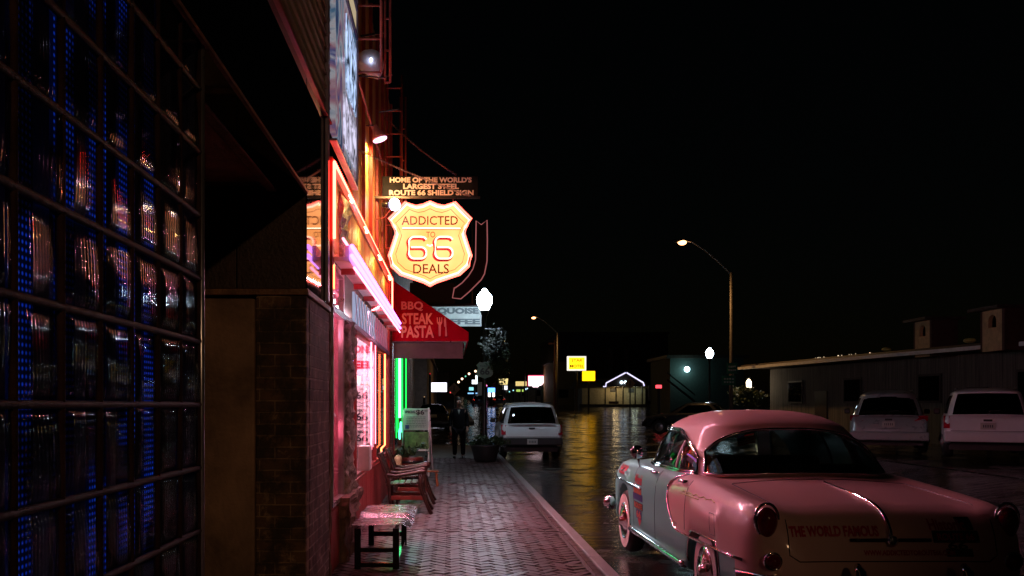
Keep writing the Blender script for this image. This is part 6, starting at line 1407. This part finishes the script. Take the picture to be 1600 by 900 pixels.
for i, (x, y, d_, c_, s_) in enumerate(sm):
    if not c_: continue
    Y = 178 + i * 1.5 if x < 1000 else 95
    if x in (672, 663): Y = 60
    p = P(x, y, Y); hue = 'red' if c_[0] > .9 and c_[1] < .12 else 'warm' if c_[0] > .9 else 'cold white' if c_[0] > .45 else 'teal'
    r = thing('distant_lamp', names[i], 'lamp', (p.x, Y, gz(Y)), 'tiny %s lights far away' % hue)
    b = new(); bmesh.ops.create_uvsphere(b, u_segments=10, v_segments=6, radius=d_ * .36 * Y / F, matrix=Matrix.Translation(p)); obj('bulb', b, emit('distant_bulb', c_, s_), r, smooth=True)
    b = new(); tube(b, [(p.x, Y + .1, min(gz(Y), p.z - .3)), (p.x, Y + .1, p.z)], .08, 5); obj('post', b, M['plastic'], r)
# ================================================================ dim background blocks
random.seed(21)
def block(name, label, x0, x1, y0, y1, h, mt, wy, m2=None):
    z0 = gz(y0); r = thing(name, label, 'building', ((x0 + x1) / 2, y0, z0)); b = new(); bx(b, x0, x1, y0, y1, z0 - .3, z0 + h); obj('wall', b, mt, r)
    b = new(); bx(b, x0 - .2, x1 + .2, y0 - .2, y1 + .2, z0 + h + .003, z0 + h + .3); obj('parapet', b, M['roofdark'], r)
    n = max(1, int((x1 - x0) / 3.2))
    for i in range(n):
        xx = x0 + (x1 - x0) * (i + .2) / n; b = new(); bx(b, xx, xx + 1.5, y0 - .08, y0 - .002, z0 + 1.0, z0 + 2.3); f = obj('window', b, M['plastic'], r)
        b = new(); bx(b, xx + .1, xx + 1.4, y0 - .10, y0 - .082, z0 + 1.1, z0 + 2.2); obj('pane', b, M['blackglass'], f)
    return r
block('dark_shop', 'dark plain shop beyond the cafe on the left', -12, -1.4, 26.3, 34, 4.6, M['darkpaint'], 0)
block('left_block', 'dark block on the left past the cross street', -14, -1.8, 66, 110, 5, M['stuccodim'], 0)
block('far_left_block', 'dim far block behind the red tail lights on the left', -16, -.5, 190, 240, 6, M['stuccodim'], 0)
block('far_middle_block', 'dim low block under the distant pink sign', 9.5, 24, 185, 215, 3.6, M['stuccodim'], 0)
block('lit_wall_block', 'ochre building with a lit slanting wall left of the gabled house', 15.5, 19, 135, 150, 6.5, mat('ochre_wall', (.45, .3, .1), .8), 0)
block('tall_back_block', 'tall dark block behind the gabled house', 17, 34, 140, 170, 11, M['darkpaint'], 0)
for x, y0 in ((954, 545), (978, 545)):
    b = new(); Y = 139; p = P(x, y0, Y); bx(b, p.x - .35, p.x + .35, Y, Y + .7, gz(Y) + 3, p.z); tag(obj('chimney_stack', b, M['brick_red']), 'thin dark chimney above the gabled house, %s of two' % ('left' if x < 960 else 'right'), 'chimney', 'dark chimneys behind the house')
# utility poles
for x, yt, Y, lab in ((820, 560, 150, 'thin dark utility pole left of the pink sign'), (867, 530, 86, 'thin dark utility pole right of the white vehicle')):
    b = new(); p = P(x, yt, Y); tube(b, [(p.x, Y, gz(Y)), (p.x, Y, p.z)], [.13, .09], 8); bx(b, p.x - .6, p.x + .6, Y - .05, Y + .05, p.z - .5, p.z - .35); tag(obj('utility_pole', b, M['wood']), lab, 'pole')
